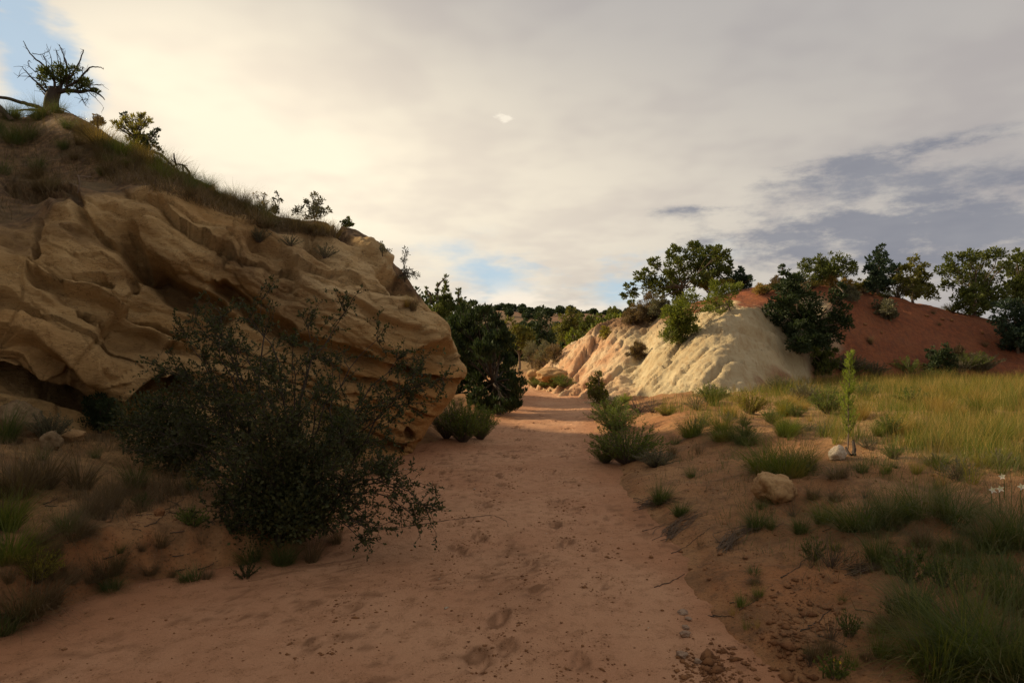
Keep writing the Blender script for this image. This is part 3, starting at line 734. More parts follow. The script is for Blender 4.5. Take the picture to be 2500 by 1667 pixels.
def tube(points, radii, k=5):
    pts = np.asarray(points, float); m = len(pts)
    d = unit(np.gradient(pts, axis=0))
    ref = np.array([0.31, 0.52, 0.79]); a = unit(np.cross(d, ref)); b = np.cross(d, a)
    ang = np.arange(k) * 2 * math.pi / k
    R = np.asarray(radii, float)[:, None, None]
    v = pts[:, None, :] + R * (np.cos(ang)[None, :, None] * a[:, None, :] + np.sin(ang)[None, :, None] * b[:, None, :])
    i = np.arange(m - 1)[:, None] * k + np.arange(k)[None, :]; j = np.arange(m - 1)[:, None] * k + (np.arange(k)[None, :] + 1) % k
    return v.reshape(-1, 3), np.stack([i, j, j + k, i + k], -1).reshape(-1, 4)

class Bag:
    def __init__(s): s.v, s.f, s.n = [], [], 0
    def add(s, vf):
        v, f = vf; s.v.append(v); s.f.append(np.asarray(f) + s.n); s.n += len(v)
    def mesh(s, name, origin=(0, 0, 0), smooth=False):
        return mesh_np(name, np.concatenate(s.v) - np.asarray(origin), np.concatenate(s.f), smooth)

def bend(a, b, r, n=6, sag=0.0, wob=0.08):
    """a crooked path from a to b"""
    a, b = np.asarray(a, float), np.asarray(b, float); t = np.linspace(0, 1, n)[:, None]
    L = np.linalg.norm(b - a); p = a + (b - a) * t
    off = np.cumsum(r.normal(size=(n, 3)), 0) * wob * L / math.sqrt(n)
    off = off - off[-1] * t; off[0] = 0
    p = p + off; p[:, 2] += sag * L * 4 * (t * (1 - t))[:, 0]
    return p

def blob_tree(name, label, cat, base, masses, Y, mat, seed, sprig=0.085, dens=1.0, group=None, bark='bark', trunk_r=None, to=None, spread=0.55, clump=0.30, twigs=10, up=0.5, needle=0.42, lean=0.0, skirt=True, fix=False):
    """tree or tall shrub whose crown is the union of uneven foliage masses (photo px, px, radius px at depth Y)"""
    r = rng_(seed)
    to = to or (lambda a, b: (a, b))
    sc = to.scale if hasattr(to, 'scale') else 1.0
    bx, by = to(*base)
    h = hit(bx, by, (0, 1, 2, 3)); zb = None
    if Y < 36 and not fix:                                           # stand it on the land where its foot shows, else on the crest that hides its foot
        if h is not None and abs(h.y - Y) < 7: Y, zb = h.y, h.z
        else:
            ys = np.linspace(Y - 4, Y + 5, 46); Y = float(ys[int(np.argmax([(drop((bx - CX) / FPX * q, q) - EYE) / q for q in ys]))]) + 0.4
    X0 = (bx - CX) / FPX * Y
    origin = np.array([X0, Y, (zb if zb is not None else drop(X0, Y)) - 0.03])
    C, R = [], []
    if skirt:                                            # foliage reaching down round the trunk
        rm = float(np.median([m[2] for m in masses])); ly = max(m[1] for m in masses); masses = list(masses)
        if base[1] - ly > -rm * 0.2:
            masses += [(base[0] + dx * rm, base[1] - rm * q, rm * 0.8) for dx, q in ((-1.1, .7), (1.0, .8), (0.0, .5), (0.1, 1.5), (-.6, 1.7), (.8, 1.8), (0, 2.6))]
    half = max(abs(to(m[0], m[1])[0] - bx) for m in masses) / FPX * Y + 0.2
    for m in masses:
        mx, my = to(m[0], m[1]); c = P(mx, my, Y); rad = m[2] * sc / FPX * Y
        dx = min(abs(c[0] - X0) / half, 1)
        c[1] += r.normal() * spread * half * math.sqrt(max(1 - dx * dx, 0.15)) * 0.8; C.append(c); R.append(rad)
    C, R = np.array(C), np.array(R)
    C[:, 0] = C[:, 0] / Y * C[:, 1]; C[:, 2] = EYE + (C[:, 2] - EYE) / Y * C[:, 1]
    root = thing(name, label, cat, origin, group)
    top = C[:, 2].max(); H = max(top - origin[2], 0.3)
    tr = trunk_r or min(0.016 * H + 0.018, 0.12)
    bag = Bag(); cen = np.average(C, axis=0, weights=R ** 2)
    fork = origin + np.array([(cen[0] - X0) * 0.35 + lean * 0.2, (cen[1] - Y) * 0.3, H * 0.30])
    tp = bend(origin - [0, 0, 0.15], fork, r, 6, 0, 0.05); bag.add(tube(tp, np.linspace(tr * 1.35, tr * 0.85, 6), 8))
    for k in range(len(C)):
        a = fork if R[k] > 0.3 * R.max() else C[np.argmin(np.where(np.arange(len(C)) == k, 99, np.linalg.norm(C - C[k], axis=1)))]
        lp = bend(a, C[k], r, 6, 0.05, 0.10)
        bag.add(tube(lp, np.linspace(tr * 0.5, tr * 0.16, 6), 5))
        for _ in range(twigs // 2):
            e = C[k] + unit(r.normal(size=3) + [0, 0, 0.3]) * R[k] * r.uniform(0.7, 1.05)
            bag.add(tube(bend(lp[r.integers(2, 6)], e, r, 4, 0, 0.1), np.linspace(tr * 0.14, 0.004, 4), 3))
    obj('trunk', bag.mesh('trunk', origin, True), M[bark], root)
    pos, dr = [], []
    sprig = sprig * 0.84; Lm = 1.45 * sprig; area = 0.25 * Lm * Lm * max(needle, 0.3) * 1.25
    for k in range(len(C)):
        nt = dens * 2.1 * math.pi * R[k] ** 2 / area
        nc = int(np.clip(26 * (R[k] / (sprig * 7)) ** 1.0, 7, 34))
        cd = unit(r.normal(size=(nc, 3))); cr = R[k] * r.uniform(0.25, 1.0, nc) ** 0.6 * r.uniform(0.8, 1.12, nc)
        cc = C[k] + cd * cr[:, None]
        rc = R[k] * clump * 1.1 * r.uniform(0.6, 1.4, nc)
        ns = np.maximum(3, nt * rc ** 2 / (rc ** 2).sum()).astype(int)
        for q in range(nc):
            d = unit(r.normal(size=(ns[q], 3)))
            rr = rc[q] * r.uniform(0, 1, ns[q])[:, None] ** 0.5
            off = d * rr * np.array([1, 1, 0.8])
            pos.append(cc[q] + off); dr.append(d * 0.8 + cd[q] * 0.45 + np.array([0, 0, up]) + r.normal(size=(ns[q], 3)) * 0.35)
    pos, dr = np.concatenate(pos), np.concatenate(dr)
    ok = pos[:, 2] > origin[2] + 0.02; pos, dr = pos[ok], dr[ok]
    n = len(pos); L = 1.45 * sprig * r.uniform(0.6, 1.4, n)
    v, f = cards(pos, dr, L, L * needle * 1.25, r)
    obj('crown', mesh_np('crown', v - origin, f), M[mat], root)
    return root

def blade_mesh(n, r, radius, length, width, lean, droop, levels=4, base=None, flat=0.35):
    """a clump of curved blades growing from the origin"""
    az = r.uniform(0, 2 * math.pi, n)
    if base is None:
        b = np.stack([np.cos(az), np.sin(az), 0 * az], -1) * (radius * np.sqrt(r.uniform(0, 1, n)))[:, None]
        az = az + r.normal(0, 0.6, n)
    else: b = base
    L = length * r.uniform(0.45, 1.15, n); ln = np.abs(r.normal(0, lean, n)) + 0.05
    W = width * r.uniform(0.7, 1.3, n); dp = droop * r.uniform(0.3, 1.5, n)
    hd = np.stack([np.cos(az), np.sin(az), 0 * az], -1); sd = np.stack([-np.sin(az), np.cos(az), 0 * az], -1)
    tw = r.uniform(-1, 1, n)[:, None]; sd = unit(sd + hd * tw)
    rows = []
    for k in range(levels):
        t = k / (levels - 1)
        th = ln + dp * t
        rows.append((t, th))
    p = b.copy(); V = []
    for k, (t, th) in enumerate(rows):
        if k: 
            thm = ln + dp * (t - 0.5 / (levels - 1)) ; st = L / (levels - 1)
            p = p + hd * (np.sin(thm) * st)[:, None] + np.array([0, 0, 1.0]) * (np.cos(thm) * st)[:, None]
        w = (W * (1 - 0.88 * t) * 0.5)[:, None]
        V += [p - sd * w, p + sd * w]
    V = np.stack(V, 1).reshape(-1, 3)                    # per blade: 2*levels verts
    i0 = np.arange(n)[:, None] * 2 * levels; q = np.arange(levels - 1)[None, :] * 2
    F = np.stack([i0 + q, i0 + q + 1, i0 + q + 3, i0 + q + 2], -1).reshape(-1, 4)
    return V, F

def tuft_proto(name, seed, n, radius, length, width, lean, droop):
    v, f = blade_mesh(n, rng_(seed), radius, length, width, lean, droop); return mesh_np(name, v, f)
def mesh_with(me, mat):
    m = me.copy(); m.materials.append(mat); return m

def brush_proto(seed, n_stem=95, H=0.6, W=0.5, leaf=0.042, lw=0.011, per=46, r0=0.004, upright=0.5):
    """feathery shrub: upright wands from one crown, each set with narrow leaves; returns stem and leaf meshes"""
    r = rng_(seed); st, lf = Bag(), []
    P_, D_ = [], []
    for k in range(n_stem):
        a = r.uniform(0, 2 * math.pi); q = math.sqrt(r.uniform(0, 1))
        b = np.array([math.cos(a), math.sin(a), 0]) * 0.10 * W * q
        e = np.array([math.cos(a) * W * q, math.sin(a) * W * q, H * (1 - 0.45 * q * q) * r.uniform(0.65, 1.1)])
        p = bend(b, e, r, 6, 0.12 * upright, 0.05); st.add(tube(p, np.linspace(r0 * 1.5, r0 * 0.35, 6), 3))
        t = np.clip(r.uniform(0.18, 1.05, per), 0, 1); i = np.minimum((t * 5).astype(int), 4); fr = (t * 5 - i)[:, None]
        x = p[i] * (1 - fr) + p[i + 1] * fr; d = unit(p[i + 1] - p[i])
        P_.append(x + r.normal(size=x.shape) * 0.012 * H); D_.append(d * 0.9 + r.normal(size=x.shape) * 0.55 + [0, 0, 0.25])
    pos, dr = np.concatenate(P_), np.concatenate(D_)
    n = len(pos); v, f = cards(pos, dr, leaf * r.uniform(0.6, 1.4, n), lw * r.uniform(0.7, 1.3, n), r)
    return st.mesh('stem', (0, 0, 0), True), mesh_np('foliage', v, f)

# prototypes, shared by all copies
TUFT = {k: [tuft_proto('tuft', 100 + 7 * i + j, *a) for j in range(3)] for i, (k, a) in enumerate({
    'dense': (420, 0.10, 0.50, 0.0060, 0.42, 0.85), 'fine': (260, 0.07, 0.42, 0.0042, 0.36, 0.75), 'sparse': (60, 0.06, 0.42, 0.0050, 0.30, 0.6),
    'mop': (520, 0.16, 0.62, 0.0062, 0.55, 1.25), 'short': (160, 0.06, 0.22, 0.0055, 0.45, 0.6)}.items())}
BRUSH = {'rabbit': [brush_proto(200 + j) for j in range(3)],
         'sage': [brush_proto(210 + j, 34, 0.5, 0.45, 0.030, 0.013, 60, 0.0045) for j in range(2)],
         'leafy': [brush_proto(220 + j, 26, 0.4, 0.34, 0.042, 0.020, 34, 0.004, 0.2) for j in range(2)],
         'twig': [brush_proto(230 + j, 22, 0.5, 0.40, 0.020, 0.006, 9, 0.0045, 0.1) for j in range(2)]}
_cache = {}
def cached(me, mat):
    k = (me.name, mat)
    if k not in _cache: _cache[k] = mesh_with(me, M[mat])
    return _cache[k]
_cnt = random.Random(5)
def tuft(px, py, kind, mat, size, label, group, name='grass_tuft', cat='grass', at=None):
    """one clump of grass; size = height in photo px, or metres when at is given"""
    loc = at if at is not None else hit(px, py)
    if loc is None: return None
    me = cached(_cnt.choice(TUFT[kind]), mat)
    h0 = {'dense': 0.42, 'fine': 0.36, 'sparse': 0.38, 'mop': 0.42, 'short': 0.19}[kind]
    s = (size / FPX * loc[1] if at is None else size) / h0
    o = bpy.data.objects.new(name, me); COL.objects.link(o)
    o.location = (loc[0], loc[1], loc[2] - 0.015); o.rotation_euler = (_cnt.gauss(0, .14), _cnt.gauss(0, .14), _cnt.uniform(0, 6.28)); o.scale = (s * _cnt.uniform(.75, 1.2), s * _cnt.uniform(.75, 1.2), s * _cnt.uniform(.9, 1.05))
    return tag(o, label, cat, group)
def brush(px, py, kind, mat, h, label, group=None, name='shrub', cat='shrub', wide=1.0, stem='bark', at=None):
    loc = at if at is not None else hit(px, py)
    if loc is None: return None
    s = (h / FPX * loc[1] if at is None else h) / {'rabbit': 0.6, 'sage': 0.5, 'leafy': 0.4, 'twig': 0.5}[kind]
    a, b = _cnt.choice(BRUSH[kind])
    e = thing(name, label, cat, (loc[0], loc[1], loc[2] - 0.01), group)
    e.rotation_euler = (0, 0, _cnt.uniform(0, 6.28)); e.scale = (s * wide, s * wide, s)
    obj('stem', cached(a, stem), None, e); obj('foliage', cached(b, mat), None, e)
    return e

def rock_mesh(seed, sx, sy, sz, rough=0.25, n=40, m=64):
    th = np.linspace(0.0, math.pi, n); ph = np.linspace(0, 2 * math.pi, m, endpoint=False)
    T, H = np.meshgrid(th, ph, indexing='ij')
    d = np.stack([np.sin(T) * np.cos(H), np.sin(T) * np.sin(H), np.cos(T)], -1).reshape(-1, 3)
    rp = rng_(seed + 900); pn = unit(rp.normal(size=(16, 3))); ph_ = rp.uniform(0.74, 1.0, 16)
    k = np.min(np.where(d @ pn.T > 0.15, ph_[None] / np.maximum(d @ pn.T, 0.15), 9), axis=1); k = np.minimum(k, 1.06)
    k = k * (1 + rough * 0.55 * fbm(d * 1.6 + seed * 3.7, 3) + 0.45 * rough * (ridged(d * 3.6 + seed, 4) - 0.6) + 0.16 * rough * fbm(d * 11 + seed, 3))
    v = d * k[:, None] * np.array([sx, sy, sz])
    f = []
    i = np.arange(n - 1)[:, None] * m + np.arange(m)[None, :]; j = np.arange(n - 1)[:, None] * m + (np.arange(m)[None, :] + 1) % m
    return mesh_np('rock', v, np.stack([i, i + m, j + m, j], -1).reshape(-1, 4), True)
def rock(px, py, w, h, mat, seed, label, group=None, name='rock', cat='rock', sink=0.35, rough=0.25, depth=1.0, rot=None):
    loc = hit(px, py)
    k = loc[1] / FPX; sx, sz = w * k / 2, h * k / 2 / (1 - sink * 0.5)
    o = obj(name, rock_mesh(seed, sx, sx * depth, sz, rough), M[mat], None, (loc[0], loc[1] + sx * depth * 0.3, loc[2] + sz * (1 - sink)))
    o.rotation_euler = (0, 0, rot if rot is not None else seed * 1.3)
    return tag(o, label, cat, group)

# ------------------------------------------------------------------ trees on and around the hill
class Z:                                                 # enlarged details of the photograph -> photo pixels
    def __init__(s, x0, y0, k): s.x0, s.y0, s.scale = x0, y0, k
    def __call__(s, a, b): return s.x0 + s.scale * a, s.y0 + s.scale * b
Z3, Z4, Z1 = Z(1000, 550, 0.3188), Z(1450, 550, 0.4464), Z(0, 80, 0.2679)

blob_tree('juniper_tree', 'broad dark juniper crowning the hill above the cream spur', 'tree', (470, 420),
  [(445,160,48),(545,125,50),(640,170,60),(700,150,48),(715,220,45),(560,220,75),(440,245,65),(335,215,38),(285,290,50),(205,355,38),(330,340,62),(450,345,75),(600,300,65),(700,285,50),(160,392,20),(215,440,26),(640,240,60)],
  28.0, 'juniper', 1, to=Z4, sprig=0.10, dens=1.15, twigs=14, clump=0.27)
blob_tree('juniper_tree', 'small dark juniper bough clump beside the broad crest juniper', 'tree', (800, 350), [(795,260,28),(775,305,38),(835,320,32),(855,295,20)], 28.0, 'pinyon_blue', 2, to=Z4, sprig=0.09)
blob_tree('pinyon_pine', 'bright green young pinyon at the foot of the broad juniper', 'tree', (480, 640),
  [(460,430,58),(520,405,50),(420,500,58),(495,480,70),(450,560,62),(530,550,52),(400,610,34),(480,610,40)], 24.5, 'pinyon', 3, to=Z4, sprig=0.085, dens=0.9, needle=0.25)
blob_tree('pinyon_pine', 'bright green pinyon leaning out from the top of the cream spur', 'tree', (760, 480),
  [(690,350,55),(745,370,55),(650,420,58),(720,460,52),(620,490,55),(790,335,32),(600,540,36),(680,510,40)], 25.6, 'pinyon', 4, to=Z4, sprig=0.085, dens=0.9, needle=0.25)
blob_tree('rabbitbrush', 'yellowish bush tip showing between juniper and spur pinyon', 'shrub', (620, 350), [(605,325,22),(700,320,24),(735,315,24)], 26.8, 'rabbit_yellow', 40, to=Z4, sprig=0.06, twigs=4)
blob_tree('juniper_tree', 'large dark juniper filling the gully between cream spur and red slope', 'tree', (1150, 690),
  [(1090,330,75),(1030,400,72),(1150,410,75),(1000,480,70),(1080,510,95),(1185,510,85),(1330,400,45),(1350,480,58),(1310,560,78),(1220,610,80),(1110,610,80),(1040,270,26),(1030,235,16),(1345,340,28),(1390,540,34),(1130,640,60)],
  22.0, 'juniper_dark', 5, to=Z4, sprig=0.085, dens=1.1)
blob_tree('juniper_sapling', 'pointed bright juniper sapling below the gully juniper', 'tree', (1240, 815),
  [(1243,620,14),(1238,655,24),(1205,690,30),(1262,710,42),(1225,740,46),(1305,690,26),(1270,770,48),(1215,790,36),(1320,750,30)], 20.2, 'juniper', 6, to=Z4, sprig=0.06, dens=1.0)
blob_tree('pinyon_pine', 'spreading open pinyon on the red crest', 'tree', (1270, 330), [(1165,225,46),(1250,195,48),(1340,205,48),(1400,225,36),(1295,240,50),(1205,270,40),(1425,250,22),(1370,260,34),(1130,275,26)],
  30.0, 'juniper', 7, to=Z4, sprig=0.10, dens=0.9, needle=0.3)
blob_tree('pinyon_pine', 'dark cone shaped pinyon on the red crest', 'tree', (1550, 375), [(1572,128,18),(1566,160,34),(1540,205,42),(1590,215,40),(1520,260,44),(1575,270,52),(1530,315,50),(1600,320,42),(1650,235,32),(1665,265,32),(1690,230,18)],
  31.0, 'pinyon_blue', 8, to=Z4, sprig=0.10, dens=1.0)
blob_tree('juniper_tree', 'olive juniper beside the dark cone shaped pinyon', 'tree', (1745, 395), [(1750,180,22),(1765,225,42),(1705,265,44),(1790,275,40),(1740,325,60),(1660,290,30),(1812,355,40),(1855,385,36),(1690,330,40)],
  28.5, 'juniper_olive', 9, to=Z4, sprig=0.095, dens=0.95)
blob_tree('juniper_tree', 'wide dark juniper where the red slope falls away', 'tree', (2080, 490), [(1895,250,26),(1960,195,42),(2050,170,50),(2130,180,42),(2200,165,42),(1955,275,52),(2050,265,70),(2150,265,70),(2080,365,80),(2180,365,70),(2010,400,52),(2240,230,40),(1930,330,34),(2130,430,50)],
  27.5, 'juniper', 10, to=Z4, sprig=0.11, dens=0.85, twigs=14)
blob_tree('juniper_tree', 'tall juniper behind the wide dark one on the red slope', 'tree', (2345, 430), [(2310,180,40),(2285,240,40),(2345,265,52),(2300,330,52),(2375,330,70),(2355,200,48),(2420,250,60)], 30.5, 'juniper', 11, to=Z4, sprig=0.11, dens=0.9)
blob_tree('pinyon_pine', 'low rounded pinyon at the end of the red slope', 'tree', (2320, 700), [(2230,460,48),(2300,445,50),(2215,520,40),(2300,535,60),(2345,480,52),(2290,610,52),(2360,600,60),(2250,580,40),(2400,520,60)],
  21.5, 'pinyon_blue', 12, to=Z4, sprig=0.085, dens=1.0)
blob_tree('rabbitbrush', 'grey green bush alone high on the red slope', 'shrub', (1600, 515), [(1555,445,34),(1610,445,38),(1580,485,36),(1635,480,26),(1610,500,26)], 26.0, 'sage', 13, to=Z4, sprig=0.075, dens=1.0)
blob_tree('juniper_tree', 'small round black green juniper low on the red slope', 'tree', (1895, 815), [(1840,695,30),(1885,720,48),(1945,705,34),(1850,745,34),(1945,755,40),(1900,775,48),(1920,660,16),(1830,775,26),(1965,790,26)],
  23.5, 'juniper_dark', 14, to=Z4, sprig=0.07, dens=1.0)
blob_tree('dead_shrub', 'wispy brown shrub beside the round black green juniper', 'shrub', (1995, 725), [(1990,670,20),(2005,690,20),(1985,700,18)], 24.0, 'grass_brown', 15, to=Z4, sprig=0.05, dens=0.5)
blob_tree('juniper_sapling', 'little juniper standing alone at the edge of the sandy wash', 'tree', (1460, 1350),
  [(1445,1130,16),(1440,1160,34),(1400,1195,38),(1450,1215,42),(1375,1235,26),(1410,1265,38),(1475,1270,36),(1390,1300,26),(1500,1300,22),(1445,1285,36)], 21.9, 'juniper_olive', 16, to=Z3, sprig=0.055, dens=0.9, trunk_r=0.04)
# crest brush
for i, (a, b, rad, mt, lab) in enumerate([(1290, 300, 34, 'grass_dry', 'straw coloured bunch grass under the spreading pinyon'), (1380, 335, 34, 'grass_dry', 'pale dry grass bunch on the red crest beside the spreading pinyon'), (1440, 335, 26, 'rabbit_yellow', 'yellow green rabbitbrush tuft on the crest before the cone pinyon'),
        (1490, 325, 20, 'rabbit_yellow', 'small yellow bush hugging the dark cone pinyon'), (1000, 325, 34, 'grass_brown', 'brown brush on the crest behind the gully juniper'), (905, 355, 26, 'grass_dry', 'dry orange grass on the saddle over the cream spur'),
        (1410, 380, 36, 'sage', 'grey brush just under the red crest'), (300, 470, 60, 'grass_brown', 'brown dry brush under the broad crest juniper'), (215, 500, 46, 'grass_brown', 'reddish brown brush on the shoulder below the broad juniper'), (360, 450, 50, 'sage', 'olive scrub on the shoulder under the broad juniper'),
        (60, 590, 26, 'rabbit_yellow', 'rusty bush on the pink rock shoulder'), (240, 690, 40, 'grass_brown', 'dark brown brush in the hollow of the pink rock')]):
    blob_tree('scrub', lab, 'shrub', (a, b + rad), [(a - rad * .5, b, rad * .7), (a + rad * .4, b - rad * .15, rad * .75), (a, b + rad * .4, rad * .8)], 27.5 if b < 400 else 26.0, mt, 60 + i, to=Z4, sprig=0.07, dens=0.9, twigs=6, up=0.9, needle=0.22)

# ------------------------------------------------------------------ thicket at the bend
blob_tree('juniper_tree', 'spired green juniper rising behind the nose of the outcrop', 'tree', (290, 1150),
  [(276,400,9),(276,440,20),(275,490,32),(272,550,44),(295,600,56),(214,470,9),(214,515,17),(212,570,26),(130,490,8),(132,530,14),(165,545,12),(165,590,22),(376,500,10),(376,535,18),(374,590,26),(230,650,80),(330,680,90),(400,640,50),(180,680,60),(270,780,110),(380,800,110),(300,920,120),(420,950,120),(340,1050,110)],
  19.6, 'juniper', 20, to=Z3, sprig=0.075, dens=1.0, up=1.8, clump=0.30, fix=True, skirt=False, needle=0.3)
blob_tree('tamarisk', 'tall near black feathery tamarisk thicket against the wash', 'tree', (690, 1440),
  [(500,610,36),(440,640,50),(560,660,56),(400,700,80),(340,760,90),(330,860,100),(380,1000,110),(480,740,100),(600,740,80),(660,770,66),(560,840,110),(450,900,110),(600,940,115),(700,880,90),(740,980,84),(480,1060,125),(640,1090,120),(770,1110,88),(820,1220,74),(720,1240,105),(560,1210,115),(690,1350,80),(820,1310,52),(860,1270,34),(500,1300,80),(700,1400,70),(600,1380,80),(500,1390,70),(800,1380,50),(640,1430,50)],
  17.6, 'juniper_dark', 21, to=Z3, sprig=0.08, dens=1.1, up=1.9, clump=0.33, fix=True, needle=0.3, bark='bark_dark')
bgt = [('juniper_tree', 'dark upright juniper in the gap under the mesa', (1005, 940), [(1015,655,34),(1000,705,50),(1035,745,50),(975,790,48),(1010,850,60),(1040,880,50)], 58, 'juniper_dark'),
 ('cottonwood_tree', 'olive crowned tree beside the dark upright juniper', (1220, 900), [(1235,655,34),(1215,700,50),(1285,710,46),(1150,755,54),(1250,780,62),(1175,830,54),(1300,790,44)], 54, 'juniper_olive'),
 ('tamarisk', 'dull olive tamarisk behind the black feathery thicket', (840, 960), [(760,745,44),(830,790,56),(900,840,54),(790,820,54),(860,895,56),(930,880,40)], 44, 'juniper_olive'),
 ('juniper_tree', 'mid green juniper between the olive tree and the hill shoulder', (1380, 860), [(1350,720,46),(1410,755,54),(1335,790,46),(1440,720,38)], 48, 'juniper'),
 ('juniper_tree', 'fresh green juniper low behind the pink rock', (1265, 1010), [(1260,820,26),(1245,860,40),(1290,880,46),(1235,920,44),(1300,930,44),(1270,970,40),(1220,970,26)], 38, 'pinyon'),
 ('juniper_tree', 'leafy green juniper on the shoulder over the pink rock', (1440, 900), [(1420,820,46),(1475,770,48),(1545,735,46),(1390,870,38),(1610,715,38),(1500,820,40)], 37, 'pinyon'),
 ('pinyon_pine', 'little flat topped pinyon on the skyline left of the broad juniper'.replace('left of', 'near'), (1550, 700), [(1530,655,18),(1565,650,20),(1550,672,24)], 45, 'juniper'),
 ('juniper_tree', 'dark juniper mass deep in the gap', (900, 900), [(880,760,40),(930,790,44),(900,830,46),(1110,800,50),(1090,860,46)], 66, 'juniper_dark')]
for i, (nm, lab, b, ms, Y, mt) in enumerate(bgt):
    blob_tree(nm, lab, 'tree', b, ms, Y, mt, 70 + i, to=Z3, sprig=0.17, dens=0.75, twigs=6)
for i, (a, b, lab, mt) in enumerate([(935, 950, 'grey leafless brush before the dull olive tamarisk', 'sage'), (1035, 950, 'tall grey twiggy brush in front of the upright juniper', 'sage'), (1105, 955, 'brown twiggy brush by the fresh green juniper', 'grass_brown'), (990, 1020, 'low brown brush on the small earth bank', 'grass_brown')]):
    blob_tree('scrub', lab, 'shrub', (a, b + 95), [(a, b - 20, 46), (a - 36, b + 20, 44), (a + 30, b + 30, 48), (a, b + 60, 44)], 34, mt, 90 + i, to=Z3, sprig=0.10, dens=0.45, up=1.2, needle=0.16, twigs=24)
# low earth and rock bank past the bend
rock(1352, 928, 95, 30, 'stone_tan', 5, 'low pink sandstone bank past the bend of the wash', None, 'sandstone_bank', 'rock bank', 0.4, 0.35, 0.8, 0.2)
rock(1302, 925, 34, 24, 'stone_tan', 9, 'pale rock lump at the end of the low pink bank', None, 'sandstone_boulder', 'rock', 0.35, 0.3, 0.8, 0.4)
for i, (x, y, h) in enumerate([(1305, 944, 24), (1330, 946, 28), (1355, 948, 30), (1378, 946, 28), (1340, 935, 24), (1368, 936, 24)]):
    brush(x, y, 'rabbit', 'rabbit', h, 'yellow green rabbitbrush massed at the bend of the wash', 'rabbitbrush at the bend', 'rabbitbrush', wide=1.3)

# trees dotted over the far mesa: one prototype crown each, copied
def far_protos():
    out = []
    for j in range(3):
        r = rng_(300 + j); n = 420
        d = unit(r.normal(size=(n, 3))) * (r.uniform(0.3, 1, n) ** 0.5)[:, None] * np.array([1.0, 1.0, 0.8]) + [0, 0, 0.9]
        d[:, :2] *= (0.75 + 0.5 * r.uniform(0, 1, n))[:, None]
        v, f = cards(d, r.normal(size=(n, 3)) + [0, 0, .4], 0.42, 0.30, r); cr = mesh_np('crown', v, f); cr.materials.append(M['juniper_dark'])
        b = Bag(); b.add(tube(bend((0, 0, -.1), (0, 0, 0.9), r, 4), [0.10, .09, .07, .05], 5)); tk = b.mesh('trunk'); tk.materials.append(M['bark'])
        out.append((tk, cr))
    return out
FAR = far_protos()
def far_tree(x, y, s, label, group, k):
    e = thing('juniper_tree', label, 'tree', (x, y, drop(x, y) - 0.05), group); e.scale = (s, s, s * _cnt.uniform(0.8, 1.15)); e.rotation_euler = (0, 0, _cnt.uniform(0, 6.28))
    obj('trunk', FAR[k % 3][0], None, e); obj('crown', FAR[k % 3][1], None, e)
rr = random.Random(8)
for k in range(120):
    x, y = rr.uniform(-22, 48), rr.uniform(182, 266)
    far_tree(x, y, rr.uniform(0.8, 1.7), 'tiny dark juniper dotted on the slope of the distant mesa', 'junipers on the distant mesa', k)
for k in range(26):
    x = -18 + 60 * k / 25 + rr.uniform(-1, 1)
    far_tree(x, 262 + rr.uniform(-4, 8), rr.uniform(1.0, 2.0), 'tiny dark juniper on the skyline of the distant mesa', 'junipers on the mesa skyline', k)
for k in range(130):
    y = rr.uniform(72, 165); x = y * rr.uniform(-0.08, 0.2)
    far_tree(x, y, rr.uniform(1.0, 2.0), 'dark juniper in the thicket between the wash and the mesa', 'junipers below the mesa', k)
for k, (bx, Y, ms, lab) in enumerate([(1105, 22.0, [(1105,770,46),(1075,810,46),(1140,815,46),(1105,850,56),(1110,910,60)], 'dark juniper added for shade close behind the feathery tamarisk'),
        (1045, 23.5, [(1040,765,50),(1010,800,50),(1070,810,50),(1040,850,60),(1040,910,60)], 'dark juniper added for shade, mostly hidden by the outcrop nose'), (985, 25.0, [(985,740,50),(950,780,50),(1020,780,50),(985,830,60),(985,900,60)], 'dark juniper added for shade behind the outcrop shoulder')]):
    blob_tree('juniper_tree', lab, 'tree', (bx, 960), ms, Y, 'juniper_dark', 85 + k, sprig=0.10, dens=0.8, fix=True, twigs=6)  # trees added behind the rock so the far wash lies in shade

